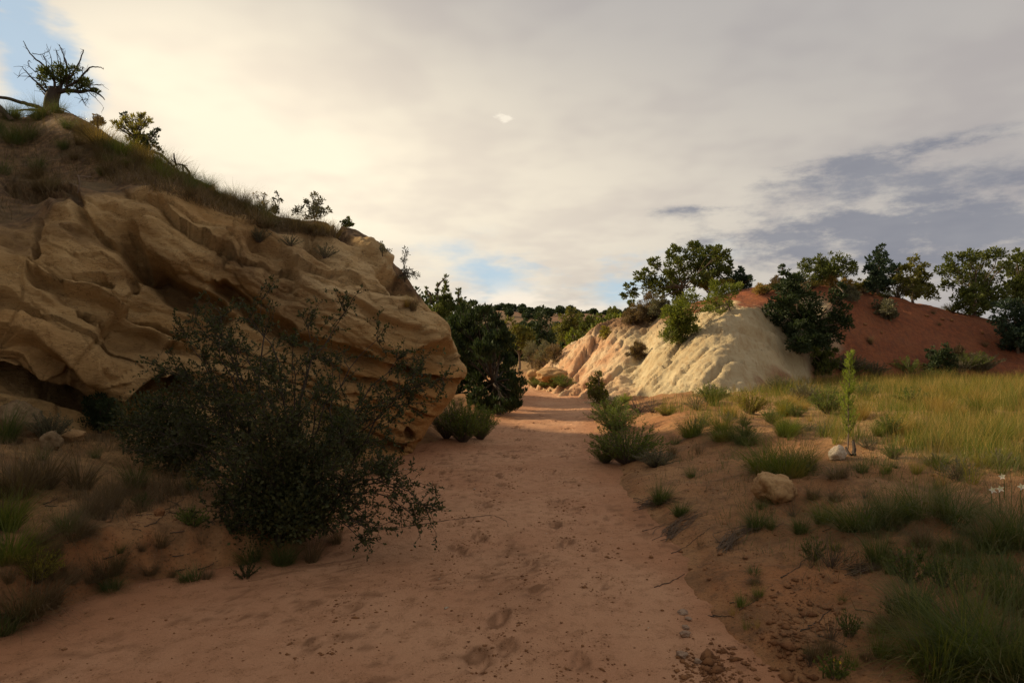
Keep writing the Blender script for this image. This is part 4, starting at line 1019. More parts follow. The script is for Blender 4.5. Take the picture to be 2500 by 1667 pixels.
# ------------------------------------------------------------------ the dark leafy shrub before the outcrop
def Zb(a, b): return 300 + 0.4464 * a, 700 + 0.4464 * b
def big_bush():
    r = rng_(500)
    base0 = hit(*Zb(900, 1340)); base = np.array(base0) + [0, 0.25, -0.05]
    Y0 = base[1]
    root = thing('leafy_shrub', 'big dark small leaved shrub standing against the sandstone face', 'shrub', base)
    # (tip in the enlarged detail, depth offset, thickness)
    tips = [((760,70),.35,1.3),((700,170),.3,1.1),((540,170),.4,1),((500,240),.2,1),((400,190),.5,.9),((350,280),.5,.9),((1010,220),.3,1),((1215,140),.2,1.15),((1390,290),.1,.8),
            ((1500,400),.05,1),((1600,470),0,1),((1690,520),-.1,.9),((1560,640),-.1,.9),((1450,740),-.2,.8),((1320,740),-.2,.8),((250,470),.5,1),((360,490),.3,.9),((220,640),.3,.9),((150,740),.2,.9),
            ((1640,1190),-.5,1),((1590,1250),-.5,.9),((1500,1100),-.4,1),((1350,1330),-.6,.9),((1280,1360),-.6,.8),((1400,1020),-.3,.9),((930,330),-.3,1),((640,360),-.3,1),((820,480),-.5,1),
            ((1100,560),-.5,1),((520,600),-.3,1),((400,760),-.2,.9),((300,860),-.2,.9),((640,900),-.7,.9),((1000,900),-.7,.9),((820,760),-.8,1),((1200,850),-.6,.9),((1140,1000),-.7,.9),((700,1100),-.7,.8),
            ((500,1000),-.4,.8),((900,1180),-.7,.8),((1060,1240),-.6,.8),((150,900),.1,.8),((60,760),.3,.8),((560,1230),-.6,.7),((1250,1180),-.6,.8),((450,420),.1,1),((570,300),.5,1),((1130,400),.2,1),((700,650),-.6,1),((960,700),-.7,1)]
    st = Bag(); LP, LD = [], []
    def leaves_on(p, n, spread):
        t = r.uniform(0.05, 1.0, n); i = np.minimum((t * (len(p) - 1)).astype(int), len(p) - 2); fr = (t * (len(p) - 1) - i)[:, None]
        x = p[i] * (1 - fr) + p[i + 1] * fr; d = unit(p[i + 1] - p[i])
        LP.append(x + r.normal(size=x.shape) * spread); LD.append(d * 0.55 + r.normal(size=x.shape) * 0.75 + [0, 0, .15])
    for (tz, dy, th) in tips:
        e = P(*Zb(*tz), Y0 + dy + r.normal() * 0.12)
        b = base + np.array([r.normal() * 0.16, r.normal() * 0.14, 0])
        L = np.linalg.norm(e - b)
        low = e[2] < base[2] + 0.55
        m = bend(b, e, r, 10, 0.22 if low else 0.10, 0.055)
        st.add(tube(m, np.linspace(0.013 * th, 0.0028, 10), 5))
        airy = tz[1] < 480; nb = int((9 + 9 * L) * (0.62 if airy else 0.9))
        for k in range(nb):
            i = r.integers(3, 10) if k > 2 else 9
            dirn = unit(m[min(i, 9)] - m[i - 1]); q = unit(dirn * 0.8 + r.normal(size=3) * 0.62 + [0, 0, 0.12])
            l1 = r.uniform(0.14, 0.36) * (1.0 if i < 8 else 0.7)
            s1 = bend(m[i], m[i] + q * l1, r, 5, 0.03, 0.07); st.add(tube(s1, np.linspace(0.0042, 0.0016, 5), 3))
            leaves_on(s1, int(l1 * 70), 0.006)
            for _ in range(3):
                j = r.integers(1, 5); q2 = unit(q * 0.6 + r.normal(size=3) * 0.7); l2 = r.uniform(0.05, 0.15)
                s2 = bend(s1[j], s1[j] + q2 * l2, r, 3, 0, 0.05); st.add(tube(s2, np.linspace(0.0022, 0.001, 3), 3))
                leaves_on(s2, int(l2 * 95) + 2, 0.005)
    pos, dr = np.concatenate(LP), np.concatenate(LD)
    ok = pos[:, 2] > -0.02; pos, dr = pos[ok], dr[ok]; n = len(pos)
    L = 0.026 * r.uniform(0.45, 1.6, n); v, f = cards(pos, dr, L, L * 0.5, r)
    obj('stem', st.mesh('stem', base, True), M['bark_dark'], root); obj('foliage', mesh_np('foliage', v - base, f), M['bush_leaf'], root)
big_bush()
# companions crowding its foot
def low_bush(name, label, px, py, masses, mat, seed, sprig=0.03, dens=0.9, Yoff=0.2, **k):
    h = hit(px, py); return blob_tree(name, label, 'shrub', (px, py), masses, h.y, mat, seed, sprig=sprig, dens=dens, bark='bark_dark', **k)
low_bush('leafy_shrub', 'low black green shrub crowding the foot of the big shrub, towards the rubble', 430, 1150, [(330,1010,44),(400,1000,48),(470,1020,56),(420,1060,56),(520,1070,56),(350,1060,40),(560,1010,40)], 'bush_leaf', 510, 0.028, 0.5, clump=0.5, needle=0.5)
low_bush('leafy_shrub', 'dense dark shrub under the big shrub at the wash edge', 680, 1330, [(600,1160,60),(680,1130,66),(760,1160,62),(640,1250,60),(720,1260,62),(800,1260,46),(560,1230,48),(690,1320,50),(620,1310,40)], 'bush_leaf', 511, 0.026, 0.5, clump=0.5, needle=0.5)
low_bush('rabbitbrush', 'feathery green bush between the big shrub and the rock base', 830, 1130, [(800,1040,34),(850,1030,36),(870,1080,36),(810,1090,34),(840,1060,30)], 'grass_dark', 512, 0.03, 0.8, needle=0.2, up=1.0)
low_bush('rabbitbrush', 'dark green rounded bush in the shade under the rock hollow', 245, 1050, [(225,990,28),(265,985,28),(245,1015,32),(280,1020,22),(215,1030,22)], 'juniper_dark', 513, 0.03, 0.9, needle=0.25, up=0.9)
brush(935, 1160, 'leafy', 'bush_leaf', 60, 'small leafy bush at the sand edge beyond the big shrub', wide=1.1, stem='bark_dark')

# ------------------------------------------------------------------ the half dead juniper on the outcrop crest
def snag():
    r = rng_(600); Y = 14.6
    o3 = P(*Z1(455, 700), Y); base = np.array([o3[0], Y, drop(o3[0], Y)]); dz = P(0, Z1(0, 700)[1], Y)[2] - base[2]
    root = thing('juniper_tree', 'half dead gnarled juniper with bare branches on the outcrop crest', 'tree', base)
    def W(a, b, dy=0.0): 
        q = P(*Z1(a, b), Y); q[1] += dy; q[2] -= dz * 0.9; return q
    k = 0.2679 / FPX * Y
    def path(pts, r0, r1, dy0=0, dy1=0, n=5):
        c = np.array([W(a, b, dy0 + (dy1 - dy0) * i / max(len(pts) - 1, 1)) for i, (a, b) in enumerate(pts)])
        t = np.linspace(0, len(c) - 1, (len(c) - 1) * 4 + 1); p = catmull(c, t); p += r.normal(size=p.shape) * 0.004
        return tube(p, np.linspace(r0, r1, len(p)) * k, n)
    tk = Bag()
    for off, rad in ((0, 62), (-22, 34), (30, 36)):
        p = np.array([W(455 + off * 1.4, 735), W(458 + off * 1.1, 680), W(468 + off, 600), W(488 + off, 530), W(500 + off * 1.3, 490)])
        p[:, 1] += r.normal(size=5) * 0.02 + off * 0.001
        tt = catmull(p, np.linspace(0, 4, 17)); tk.add(tube(tt, np.interp(np.linspace(0, 1, 17), [0, .15, .6, 1], [1.25, 1.0, .82, .62]) * rad * k, 9))
    obj('trunk', tk.mesh('trunk', base, True), M['bark_dark'], root)
    rt = Bag()
    for pts, a, b in [([(400,690),(330,668),(220,642),(100,612),(-60,600)], 20, 13), ([(540,700),(640,755),(700,805),(740,860)], 12, 4), ([(520,690),(570,688),(640,720),(690,765),(800,835)], 7, 2), ([(380,700),(280,690),(170,700),(140,725)], 9, 3),
                      ([(400,715),(300,708),(200,722),(100,738)], 8, 3), ([(560,720),(650,790),(700,800),(760,800),(840,840)], 10, 3), ([(430,720),(350,740),(280,770)], 12, 4), ([(480,720),(520,760),(600,790),(660,830)], 12, 4), ([(690,755),(740,760),(790,778)], 3, 1)]:
        rt.add(path(pts, a, b, 0, r.uniform(-.25, .05)))
    obj('root', rt.mesh('root', base, True), M['bark_dark'], root)
    br = Bag()
    limbs = [([(520,530),(600,503),(700,512),(770,490),(850,520),(885,560)], 26, 3), ([(530,520),(560,440),(600,420),(640,330),(680,240),(715,115)], 16, 4), ([(590,430),(620,300),(602,210),(578,125)], 9, 3),
             ([(500,500),(485,410),(400,290),(310,220),(250,140),(215,65)], 13, 2.5), ([(295,180),(350,178),(400,140)], 4, 1.5), ([(430,540),(370,470),(310,400),(275,345)], 12, 2), ([(410,555),(350,510),(290,435)], 8, 2), ([(330,355),(290,310),(300,290),(330,285)], 4, 2),
             ([(400,425),(300,410),(235,425)], 5, 1.5), ([(600,490),(720,430),(790,360),(850,318),(930,322),(975,348)], 12, 2.5), ([(560,450),(540,350),(545,260),(540,215)], 6, 2), ([(500,430),(500,330),(510,240),(495,140)], 6, 1.2), ([(480,400),(450,320),(455,260),(447,230)], 6, 2),
             ([(640,400),(650,350),(640,270),(655,200)], 6, 2), ([(700,500),(760,460),(830,435),(865,420)], 7, 2), ([(780,500),(830,560),(870,625)], 4, 1), ([(700,520),(715,580),(700,612)], 4, 1), ([(560,470),(580,330),(585,200)], 6, 1.5), ([(620,420),(690,330),(695,250)], 5, 1.5),
             ([(440,520),(400,440),(370,390),(340,330)], 7, 2), ([(600,500),(640,430),(690,390)], 9, 3), ([(760,400),(768,350),(800,330)], 4, 1.5), ([(500,330),(470,260)], 3, 1), ([(820,505),(850,480),(860,530),(885,575)], 3, 1), ([(760,500),(800,560),(790,590)], 3, 1)]
    tips = []
    for pts, a, b in limbs:
        dy = r.uniform(-.35, .35); br.add(path(pts, a, b, 0, dy)); tips.append((pts, dy))
    for _ in range(130):
        pts, dy = tips[r.integers(len(tips))]; i = r.integers(1, len(pts)); a0 = pts[i]
        w = W(a0[0], a0[1], dy * i / (len(pts) - 1)); e = w + unit(r.normal(size=3) + [0, 0, .25]) * r.uniform(0.05, 0.20)
        br.add(tube(bend(w, e, r, 4, 0, 0.15), np.linspace(0.006, 0.0025, 4), 3))
    obj('branch', br.mesh('branch', base, True), M['bark_dark'], root)
    ps, ds = [], []
    for a, b, rad in [(400,345,34),(440,350,42),(520,370,50),(590,390,50),(695,345,34),(560,430,44),(335,375,28),(785,445,28),(825,500,26),(350,460,28),(650,430,44),(715,400,36),(672,552,15),(470,400,36),(620,360,40),(730,480,34)]:
        n = int(5 * rad); c = W(a, b, r.uniform(-.25, .25)); d = unit(r.normal(size=(n, 3))); q = c + d * (rad * k * r.uniform(.2, 1.5, n))[:, None] * [1, 1, .7]; ps.append(q); ds.append(d + [0, 0, .5])
    ps, ds = np.concatenate(ps), np.concatenate(ds); v, f = cards(ps, ds, 0.062 * r.uniform(.6, 1.3, len(ps)), 0.026, r)
    obj('crown', mesh_np('crown', v - base, f), M['juniper'], root)
snag()

# driftwood, roots
def wood(name, label, paths, Y, mat='deadwood', cat='branch', to=Z1, seed=1, k=None):
    r = rng_(seed); k = k or 0.2679 / FPX * Y
    pts0 = P(*to(*paths[0][0][0]), Y); root_loc = pts0
    bag = Bag()
    for pts, a, b in paths:
        c = np.array([P(*to(x, y), Y) for x, y in pts]); c[:, 1] += np.linspace(0, r.uniform(-.2, .2), len(c))
        t = np.linspace(0, len(c) - 1, (len(c) - 1) * 4 + 1); p = catmull(c, t); p += r.normal(size=p.shape) * 0.003
        bag.add(tube(p, np.linspace(a, b, len(p)) * k, 6))
    return tag(obj(name, bag.mesh(name, root_loc, True), M[mat], None, root_loc), label, cat)
def depth_at(a, b, to=Z1, d=0.0):
    h = hit(*to(a, b), (2,)); return h.y + d if h is not None else 12.5
wood('exposed_root', 'thick bare root arching over the crest beside the yellow green bush', [([(1300,1110),(1380,1085),(1440,1100),(1500,1140),(1540,1185),(1600,1240)], 16, 9)], depth_at(1500, 1200, Z1, -0.1), 'bark_dark', 'root')
wood('dead_branch', 'twisted dead branch fork jutting from the crest grass', [([(1730,1330),(1725,1280),(1690,1225),(1640,1200),(1600,1195),(1560,1150)], 13, 4), ([(1680,1310),(1680,1260),(1692,1225)], 9, 7), ([(1600,1190),(1612,1150),(1640,1135)], 9, 5), ([(1650,1205),(1672,1190)], 6, 3), ([(1610,1200),(1560,1200),(1480,1160)], 9, 6)], depth_at(1700, 1330, Z1, -0.05), 'bark_dark')
wood('exposed_root', 'pale root hanging down the soil face under the crest grass', [([(700,1300),(718,1330),(722,1390),(705,1460)], 11, 6), ([(720,1310),(760,1300),(790,1290)], 6, 3)], depth_at(710, 1400, Z1, -0.12), 'deadwood', 'root')
wood('log', 'grey log end leaning on the crest by the gnarled juniper', [([(-60,640),(0,690),(60,750),(110,800)], 30, 20)], depth_at(60, 790, Z1, -0.05), 'bark', 'log')

# crest shrubs
def crest(name, label, base, masses, mat, seed, sprig=0.05, dens=0.9, to=Z1, **k):
    h = hit(*to(*base), (2,)); Y = h.y if h is not None else 12.6
    return blob_tree(name, label, 'shrub', base, masses, Y, mat, seed, to=to, sprig=sprig, dens=dens, **k)
crest('rabbitbrush', 'rounded yellow green bush with dark stems on the outcrop crest', (1250, 1110), [(1060,830,48),(1150,800,52),(1240,795,56),(1320,815,46),(1290,755,26),(1180,860,50),(1100,870,40),(1270,860,44),(1360,800,26),(1180,950,46),(1280,950,50),(1230,1030,46)], 'rabbit_yellow', 620, 0.045, 0.75, bark='bark_dark', twigs=34, needle=0.22, up=1.0)
crest('pinyon_pine', 'small dark pinyon pressed against the yellow green crest bush', (1330, 1120), [(1400,905,36),(1440,890,20),(1390,965,44),(1430,1035,34),(1460,1070,22),(1340,1010,44),(1290,960,44),(1120,755,18),(1140,745,14)], 'juniper_dark', 621, 0.04, 0.8, bark='bark_dark')
crest('scrub', 'low brown bush between the gnarled juniper and the crest bush', (890, 850), [(880,805,30),(930,810,30),(850,825,22)], 'grass_brown', 622, 0.04, 0.8)
Z2 = Z(0, 420, 0.5102)
for i, (nm, lab, b, ms, mt, sp, dn, tw) in enumerate([
    ('sapling', 'tiny upright sapling with sparse leaves on the outcrop rim', (1318, 198), [(1325,105,10),(1305,130,12),(1335,135,12),(1315,165,14),(1300,180,9)], 'bush_leaf', 0.035, 0.5, 8),
    ('dry_shrub', 'pale leafless twigs on the rim beside the tiny sapling', (1255, 175), [(1225,110,14),(1260,110,16),(1280,145,14)], 'grass_dry', 0.025, 0.12, 24),
    ('leafy_shrub', 'loose leafy shrub on the outcrop rim above the round knob', (1510, 225), [(1500,110,16),(1470,150,24),(1530,140,26),(1500,190,30),(1560,190,24),(1430,180,22),(1415,195,16)], 'sage', 0.035, 0.5, 26),
    ('leafy_shrub', 'small dark green sprig at the rim where the rock turns down', (1665, 265), [(1650,255,16),(1675,250,14)], 'juniper', 0.035, 0.8, 8),
    ('dry_shrub', 'leafless grey shrub clinging to the shoulder of the outcrop', (1935, 520), [(1940,380,18),(1930,420,18),(1960,480,24),(1990,495,22),(1935,470,16)], 'sage', 0.025, 0.16, 40),
    ('dry_shrub', 'small dry sprigs on the edge of the outcrop shoulder', (1830, 385), [(1800,345,10),(1825,350,12),(1860,375,10)], 'sage', 0.025, 0.4, 10)]):
    crest(nm, lab, b, ms, mt, 640 + i, sp, dn, to=Z2, twigs=tw, bark='bark_dark', trunk_r=0.008)
for i, (a, b, h, lab) in enumerate([(1240, 335, 70, 'grey green grass shrub rooted on the rock face ledge'), (1390, 355, 60, 'thin grey shrub in a crack of the rock face'), (1555, 410, 70, 'pale feathery shrub beside the round rock knob')]):
    brush(*Z2(a, b), 'sage' if i else 'rabbit', 'sage', h * 0.5102, lab, wide=1.1)
tuft(*Z2(1975, 660), 'fine', 'grass_brown', 48, 'brown grass hanging in the notch of the rock shoulder', None)
tuft(*Z2(1945, 640), 'fine', 'grass_dry', 36, 'straw grass in the notch of the rock shoulder', None)

# grass over the soil slope on the outcrop: clumps one can pick out, then the fine cover between
cl = random.Random(21)
for k in range(80):
    px = cl.uniform(-20, 660); lo = np.interp(px, [0, 150, 300, 470, 660], [285, 275, 350, 430, 530]); hi = np.interp(px, [0, 200, 330, 480, 660], [520, 440, 440, 480, 560])
    py = cl.uniform(lo, hi); mt = cl.choice(['grass_brown', 'grass_brown', 'grass_dry', 'grass_dark', 'grass']) if px > 230 else cl.choice(['grass_brown', 'grass_dark'])  # near the snag only dark kinds, standing in for missing shade
    if mt == 'grass_dark': lab, grp = 'dark grey green grass clump on the soil slope over the rock', 'dark clumps on the outcrop top'
    elif mt == 'grass_brown': lab, grp = 'brown dry grass clump on the soil slope over the rock', 'brown clumps on the outcrop top'
    elif mt == 'grass': lab, grp = 'olive grass clump on the soil slope over the rock', 'olive clumps on the outcrop top'
    else: lab, grp = 'straw coloured grass clump on the soil slope over the rock', 'straw clumps on the outcrop top'
    tuft(px, py, cl.choice(['fine', 'dense', 'mop']), mt, cl.uniform(24, 52), lab, grp)
tuft(*Z1(1090, 1130), 'dense', 'grass', 62, 'tall olive bunch grass at the foot of the yellow green crest bush', None)
tuft(*Z1(1830, 1330), 'dense', 'grass', 44, 'bright upright bunch grass on the crest past the dead branch', None)
for a, b in [(1950, 1400), (2040, 1440), (2120, 1500), (2180, 1540), (1900, 1420)]:
    tuft(*Z1(a, b), 'dense', 'grass_dark', 40, 'dark bushy grass lining the sloping crest of the outcrop', 'dark grass on the sloping crest')
# crest fringe: tufts standing right on the skyline
for k in range(22):
    px = cl.uniform(210, 830); sky = np.interp(px, [0, 150, 300, 455, 610, 775, 870], [285, 278, 352, 438, 524, 554, 584])
    tuft(px, sky + cl.uniform(4, 12), cl.choice(['fine', 'sparse']), cl.choice(['grass_dry', 'grass_brown']), cl.uniform(16, 40), 'wispy dry grass standing on the skyline of the outcrop', 'skyline grass on the outcrop')

def slope_grass(name, label, n, mat, seed, length):
    r = rng_(seed); B = []
    for _ in range(n):
        px = r.uniform(-30, 820); lo = np.interp(px, [0, 150, 300, 455, 610, 775, 870], [285, 278, 352, 438, 524, 554, 584]); hi = np.interp(px, [0, 200, 330, 480, 660, 820], [540, 450, 450, 500, 560, 580])
        if fbm(np.array([[px * .02, lo * .02, 1.0 + seed]]), 2)[0] + r.normal() * .25 < -0.05: continue
        h = hit(px, lo + 3 + (hi - lo - 3) * r.uniform() ** 1.05, (2,))
        if h is not None: B += [np.array(h) + r.normal(size=3) * [.06, .06, 0] for _k in range(5)]
    B = np.array(B); B[:, 2] -= 0.02; v, f = blade_mesh(len(B), r, 0, length, 0.006, 0.5, 0.9, 3, B)
    tag(obj(name, mesh_np(name, v, f), M[mat]), label, 'grass', kind='stuff')
slope_grass('slope_grass', 'sparse brown grass covering the soil slope over the rock', 2300, 'grass_brown', 3, 0.28)
slope_grass('slope_thatch', 'pale dead thatch on the soil slope over the rock', 1900, 'thatch', 5, 0.24)

# ------------------------------------------------------------------ beside the wash, across from the outcrop
G_L, G_R = 'plants on the bank before the outcrop', 'plants on the open bank'
rock(1897, 1222, 104, 66, 'stone_tan', 6, 'tan sandstone boulder half sunk among the grass clumps', None, 'boulder', 'rock', 0.45, 0.45, 0.9, 0.6)
rock(2047, 1122, 44, 34, 'stone_white', 11, 'whitish rock at the foot of the feathery sapling', None, 'rock', 'rock', 0.4, 0.4, 0.8, 0.3)
for px, py, w, h, sd in [(1672, 1603, 34, 18, 21), (1672, 1553, 30, 16, 22), (1668, 1534, 22, 10, 23), (1712, 1618, 20, 12, 24), (1668, 1497, 34, 8, 25), (1674, 1513, 20, 8, 26)]:
    rock(px + (sd % 3 - 1) * 7, py, w * .9, h * .8, 'stone_flat', sd, 'flat stone lying at the edge of the sandy wash', 'flat stones on the sand', 'flat_stone', 'stone', 0.5, 0.5, 0.8)
wood('stump', 'dark charred stub beside the whitish rock', [([(2085,1112),(2092,1095),(2096,1078)], 6, 3), ([(2075,1112),(2080,1096)], 5, 2)], hit(2085, 1112).y, 'bark_dark', 'stump', Z(0, 0, 1), 5, hit(2085, 1112).y / FPX)

def sapling():
    r = rng_(700); h = hit(2070, 1095); base = np.array(h); H = 232 / FPX * h.y
    root = thing('tamarisk_sapling', 'bright feathery green sapling standing alone in the meadow', 'sapling', base)
    st = Bag(); m = bend(base, base + [0.03, 0, H], r, 9, 0, 0.012); st.add(tube(m, np.linspace(0.011, 0.002, 9), 5)); LP, LD = [], []
    for k in range(110):
        t = r.uniform(0.12, 0.98); i = int(t * 8); p0 = m[i] + (m[min(i + 1, 8)] - m[i]) * (t * 8 - i)
        a = r.uniform(0, 2 * math.pi); l = (0.22 * (1 - t) + 0.05) * r.uniform(0.5, 1.5) * H * 0.78 * (0.55 + 0.45 * min(t / .35, 1))
        e = p0 + np.array([math.cos(a) * 0.48, math.sin(a) * 0.48, 0.88]) * l
        s = bend(p0, e, r, 4, -0.03, 0.04); st.add(tube(s, np.linspace(0.0025, 0.001, 4), 3))
        n = int(l * 150) + 4; q = r.uniform(0, 1, n)[:, None]; LP.append(p0 + (e - p0) * q + r.normal(size=(n, 3)) * 0.007); LD.append(np.tile(e - p0, (n, 1)) / l + r.normal(size=(n, 3)) * 0.35)
    pos, dr = np.concatenate(LP), np.concatenate(LD); v, f = cards(pos, dr, 0.045 * r.uniform(.6, 1.3, len(pos)), 0.0062, r)
    obj('stem', st.mesh('stem', base, True), M['bark'], root); obj('foliage', mesh_np('foliage', v - base, f), M['sapling'], root)
sapling()

def row(lst, fn):
    for a in lst: fn(*a)
# feathery bushes lining the wash
for px, py, h, w, mt, lab in [(1500, 1052, 78, 1.15, 'rabbit', 'green rabbitbrush at the wash edge opposite the rock nose'), (1530, 1130, 104, 1.2, 'rabbit', 'full green rabbitbrush overhanging the sand at the wash edge'), (1480, 1130, 54, 1.1, 'rabbit', 'small green bush pressed to the full rabbitbrush on the sand side'),
        (1490, 1015, 48, 1.2, 'rabbit', 'small rabbitbrush behind the green one at the wash edge'), (1600, 1140, 46, 1.5, 'sage', 'grey brown twiggy bush behind the full rabbitbrush'), (1130, 1078, 108, 0.85, 'rabbit', 'tall green rabbitbrush tucked behind the outcrop nose'), (1175, 1072, 80, 0.8, 'rabbit', 'green bush beside the tall rabbitbrush at the outcrop nose'), (1090, 1070, 80, 0.8, 'sage', 'grey bush in the cleft beside the outcrop nose')]:
    brush(px, py, 'rabbit', mt, h, lab, None, 'rabbitbrush', wide=w)
for px, py, k, mt, h, lab in [(1612, 1228, 'dense', 'grass_dark', 66, 'round dark grass clump on a root mat at the wash edge'), (1662, 1258, 'dense', 'grass_dark', 48, 'small dark grass clump below the round one at the wash edge'), (1690, 1165, 'fine', 'grass_dark', 36, 'little grey green tuft up the bank from the round grass clump'),
        (1848, 1290, 'dense', 'grass_dark', 62, 'dark bunch grass below the tan boulder'), (1880, 1290, 'fine', 'grass_dark', 40, 'small bunch beside the dark bunch grass below the boulder'), (1955, 1300, 'dense', 'grass_dark', 52, 'grey green grass clump downhill of the boulder'), (2010, 1275, 'dense', 'grass', 60, 'olive grass clump uphill of the grey green clump'),
        (1925, 1165, 'mop', 'grass', 92, 'wide arching grass clump just behind the tan boulder'), (1870, 1150, 'mop', 'grass', 84, 'green arching grass clump beside the one behind the boulder'), (1965, 1150, 'mop', 'grass_dark', 76, 'dark arching grass clump touching the boulder'), (1985, 1215, 'mop', 'grass_brown', 40, 'grey dead grass mat beside the boulder'), (2040, 1220, 'mop', 'grass_brown', 36, 'brown dead grass mat past the boulder'),
        (1770, 1075, 'mop', 'grass', 62, 'bright green grass mound on the sand bar'), (1690, 1065, 'mop', 'grass', 54, 'light green grass mound nearer the wash on the sand bar'.replace('nearer', 'beside')), (1820, 1085, 'mop', 'grass_dark', 52, 'darker grass mound on the sand bar'),
        (2100, 1290, 'mop', 'grass_dark', 96, 'large leaning dark grass clump on the bank'), (2180, 1270, 'mop', 'grass_dark', 90, 'broad dark grass clump beside the large leaning one'), (2250, 1260, 'mop', 'grass', 96, 'tall olive clump behind the broad dark one'), (2330, 1270, 'mop', 'grass_dark', 96, 'dark tussock beneath the white flowers'),
        (2145, 1375, 'dense', 'grass_dark', 92, 'dark green tussock on the lip of the red bank'), (2250, 1330, 'dense', 'grass_brown', 60, 'brown dry tussock behind the one on the red lip'), (2330, 1345, 'dense', 'grass_dark', 60, 'small green tussock on bare red soil'), (2420, 1340, 'mop', 'grass_dark', 100, 'deep green tussock at the end of the bank'), (2490, 1330, 'mop', 'grass_dark', 130, 'tall deep green tussock past the white flowers'),
        (2290, 1645, 'mop', 'grass', 170, 'huge arching grass tussock in front with dead grey blades'), (2420, 1640, 'mop', 'grass_dark', 185, 'huge dark tussock beside the arching one'), (2350, 1600, 'mop', 'grass', 180, 'tall olive tussock behind the huge arching one'), (2500, 1660, 'mop', 'grass_dark', 175, 'huge tussock overlapping the dark one'), (2230, 1500, 'dense', 'grass_dark', 120, 'slim tussock uphill of the huge arching one'), (2150, 1600, 'fine', 'grass', 90, 'thin grass fringe of the huge arching tussock'),
        (2470, 1480, 'mop', 'grass_dark', 130, 'shaded tussock behind the huge dark ones'), (1812, 1478, 'short', 'rabbit', 46, 'small bright green grass sprout on bare red sand'), (1790, 1500, 'sparse', 'grass_dry', 44, 'thin straw blades by the green sprout'), (1822, 1535, 'sparse', 'grass', 50, 'thin olive blades below the green sprout'), (1850, 1530, 'sparse', 'grass_dry', 44, 'thin dry blades next to the olive ones on red sand'),
        (1985, 1610, 'fine', 'grass_brown', 70, 'dead brown tuft on the broken clods'), (2020, 1590, 'fine', 'grass_brown', 60, 'second dead brown tuft on the broken clods'), (1710, 1330, 'sparse', 'grass_brown', 34, 'short dry stubble at the foot of the bank')]:
    tuft(px, py, k, mt, h, lab, None)
for px, py, k, mt, h, w, lab in [(2030, 1385, 'twig', 'grass_dark', 88, 1.0, 'thin stalked sprig leaning over the red bank'), (1985, 1370, 'leafy', 'grass_dark', 60, 0.7, 'leafy sprig on the red bank below the boulder'), (2030, 1560, 'twig', 'grass_dark', 66, 0.8, 'sparse leafy weed on bare red soil'), (2075, 1555, 'leafy', 'grass_dark', 70, 0.6, 'upright leafy weed by the huge tussock'),
        (2220, 1420, 'leafy', 'grass_dark', 90, 0.9, 'leafy green herb behind the huge tussock'), (2040, 1655, 'leafy', 'rabbit', 60, 1.1, 'low weed with tiny yellow flowers on clods'), (2300, 1430, 'leafy', 'grass_dark', 80, 0.8, 'dark herb beside the leafy green one'), (2170, 1060, 'rabbit', 'rabbit', 50, 0.9, 'dark green little bush in the sunny grass'), (2180, 1120, 'rabbit', 'rabbit', 40, 0.9, 'dark green bush on the bare patch in the grass'),
        (2230, 990, 'leafy', 'rabbit', 44, 1.1, 'broad leaved green weed at the back of the meadow'), (1830, 1010, 'rabbit', 'rabbit_yellow', 60, 1.1, 'yellow flowered bush in the sunny sand'), (1735, 985, 'rabbit', 'rabbit', 50, 1.2, 'olive bush under the cream spur'), (1700, 1000, 'sage', 'sage', 36, 1.1, 'grey bush under the cream spur'), (1560, 1008, 'twig', 'grass_brown', 44, 2.0, 'brown leafless mat at the foot of the pale slope'), (1625, 1015, 'rabbit', 'rabbit_yellow', 30, 1.3, 'yellowish low bush at the foot of the pale slope'), (1595, 1005, 'twig', 'grass_brown', 36, 2.0, 'second brown leafless mat at the foot of the pale slope'),
        (1525, 985, 'rabbit', 'sapling', 26, 1.0, 'pale green bush at the mouth of the gully'), (2020, 1010, 'rabbit', 'rabbit', 70, 0.9, 'tall weeds behind the feathery sapling'), (1965, 985, 'rabbit', 'sage', 56, 0.9, 'greyish weeds below the juniper sapling'), (2110, 975, 'rabbit', 'rabbit', 44, 1.0, 'green weeds beneath the red slope'), (1905, 960, 'rabbit', 'sage', 44, 1.1, 'dusty weeds in the shade of the gully juniper')]:
    brush(px, py, k, mt, h, lab, None, 'herb' if k in ('leafy', 'twig') else 'bush', 'plant' if k in ('leafy', 'twig') else 'shrub', w)
# white trumpet flowers and a yellow weed head
def flower(px, py, dz, label, group, name, mat, size, n=5):
    h = hit(px, py); r = rng_(int(px)); loc = np.array(h) + [0, 0, dz]
    root = thing(name, label, 'flower', np.array(h), group); s = Bag(); s.add(tube(bend((0, 0, 0), (0, 0, dz), r, 4, 0, .03), [.004, .003, .003, .002], 4)); obj('stem', s.mesh('stem'), M['grass_dark'], root)
    ax = unit(np.array([r.normal(), -1, 0.5 + r.normal() * .3])); u = unit(np.cross(ax, [0, 0, 1.0])); w = np.cross(ax, u)
    for k in range(n):
        a = 2 * math.pi * k / n; d = math.cos(a) * u + math.sin(a) * w; t = -math.sin(a) * u + math.cos(a) * w
        c = np.array([0, 0, dz]); q = np.array([c, c + ax * size * .8 + d * size * .25 - t * size * .22, c + ax * size + d * size * .8, c + ax * size * .8 + d * size * .25 + t * size * .22])
        obj('petal', mesh_np('petal', q, [[0, 1, 2, 3]]), M[mat], root)
for px, py, dz in [(2452, 1215, .16), (2420, 1255, .17), (2441, 1250, .17), (2492, 1260, .2)]:
    flower(px, py, dz, 'white trumpet flower on a thin stem above the dark tussock', 'white trumpet flowers', 'trumpet_flower', 'petal', 0.035)
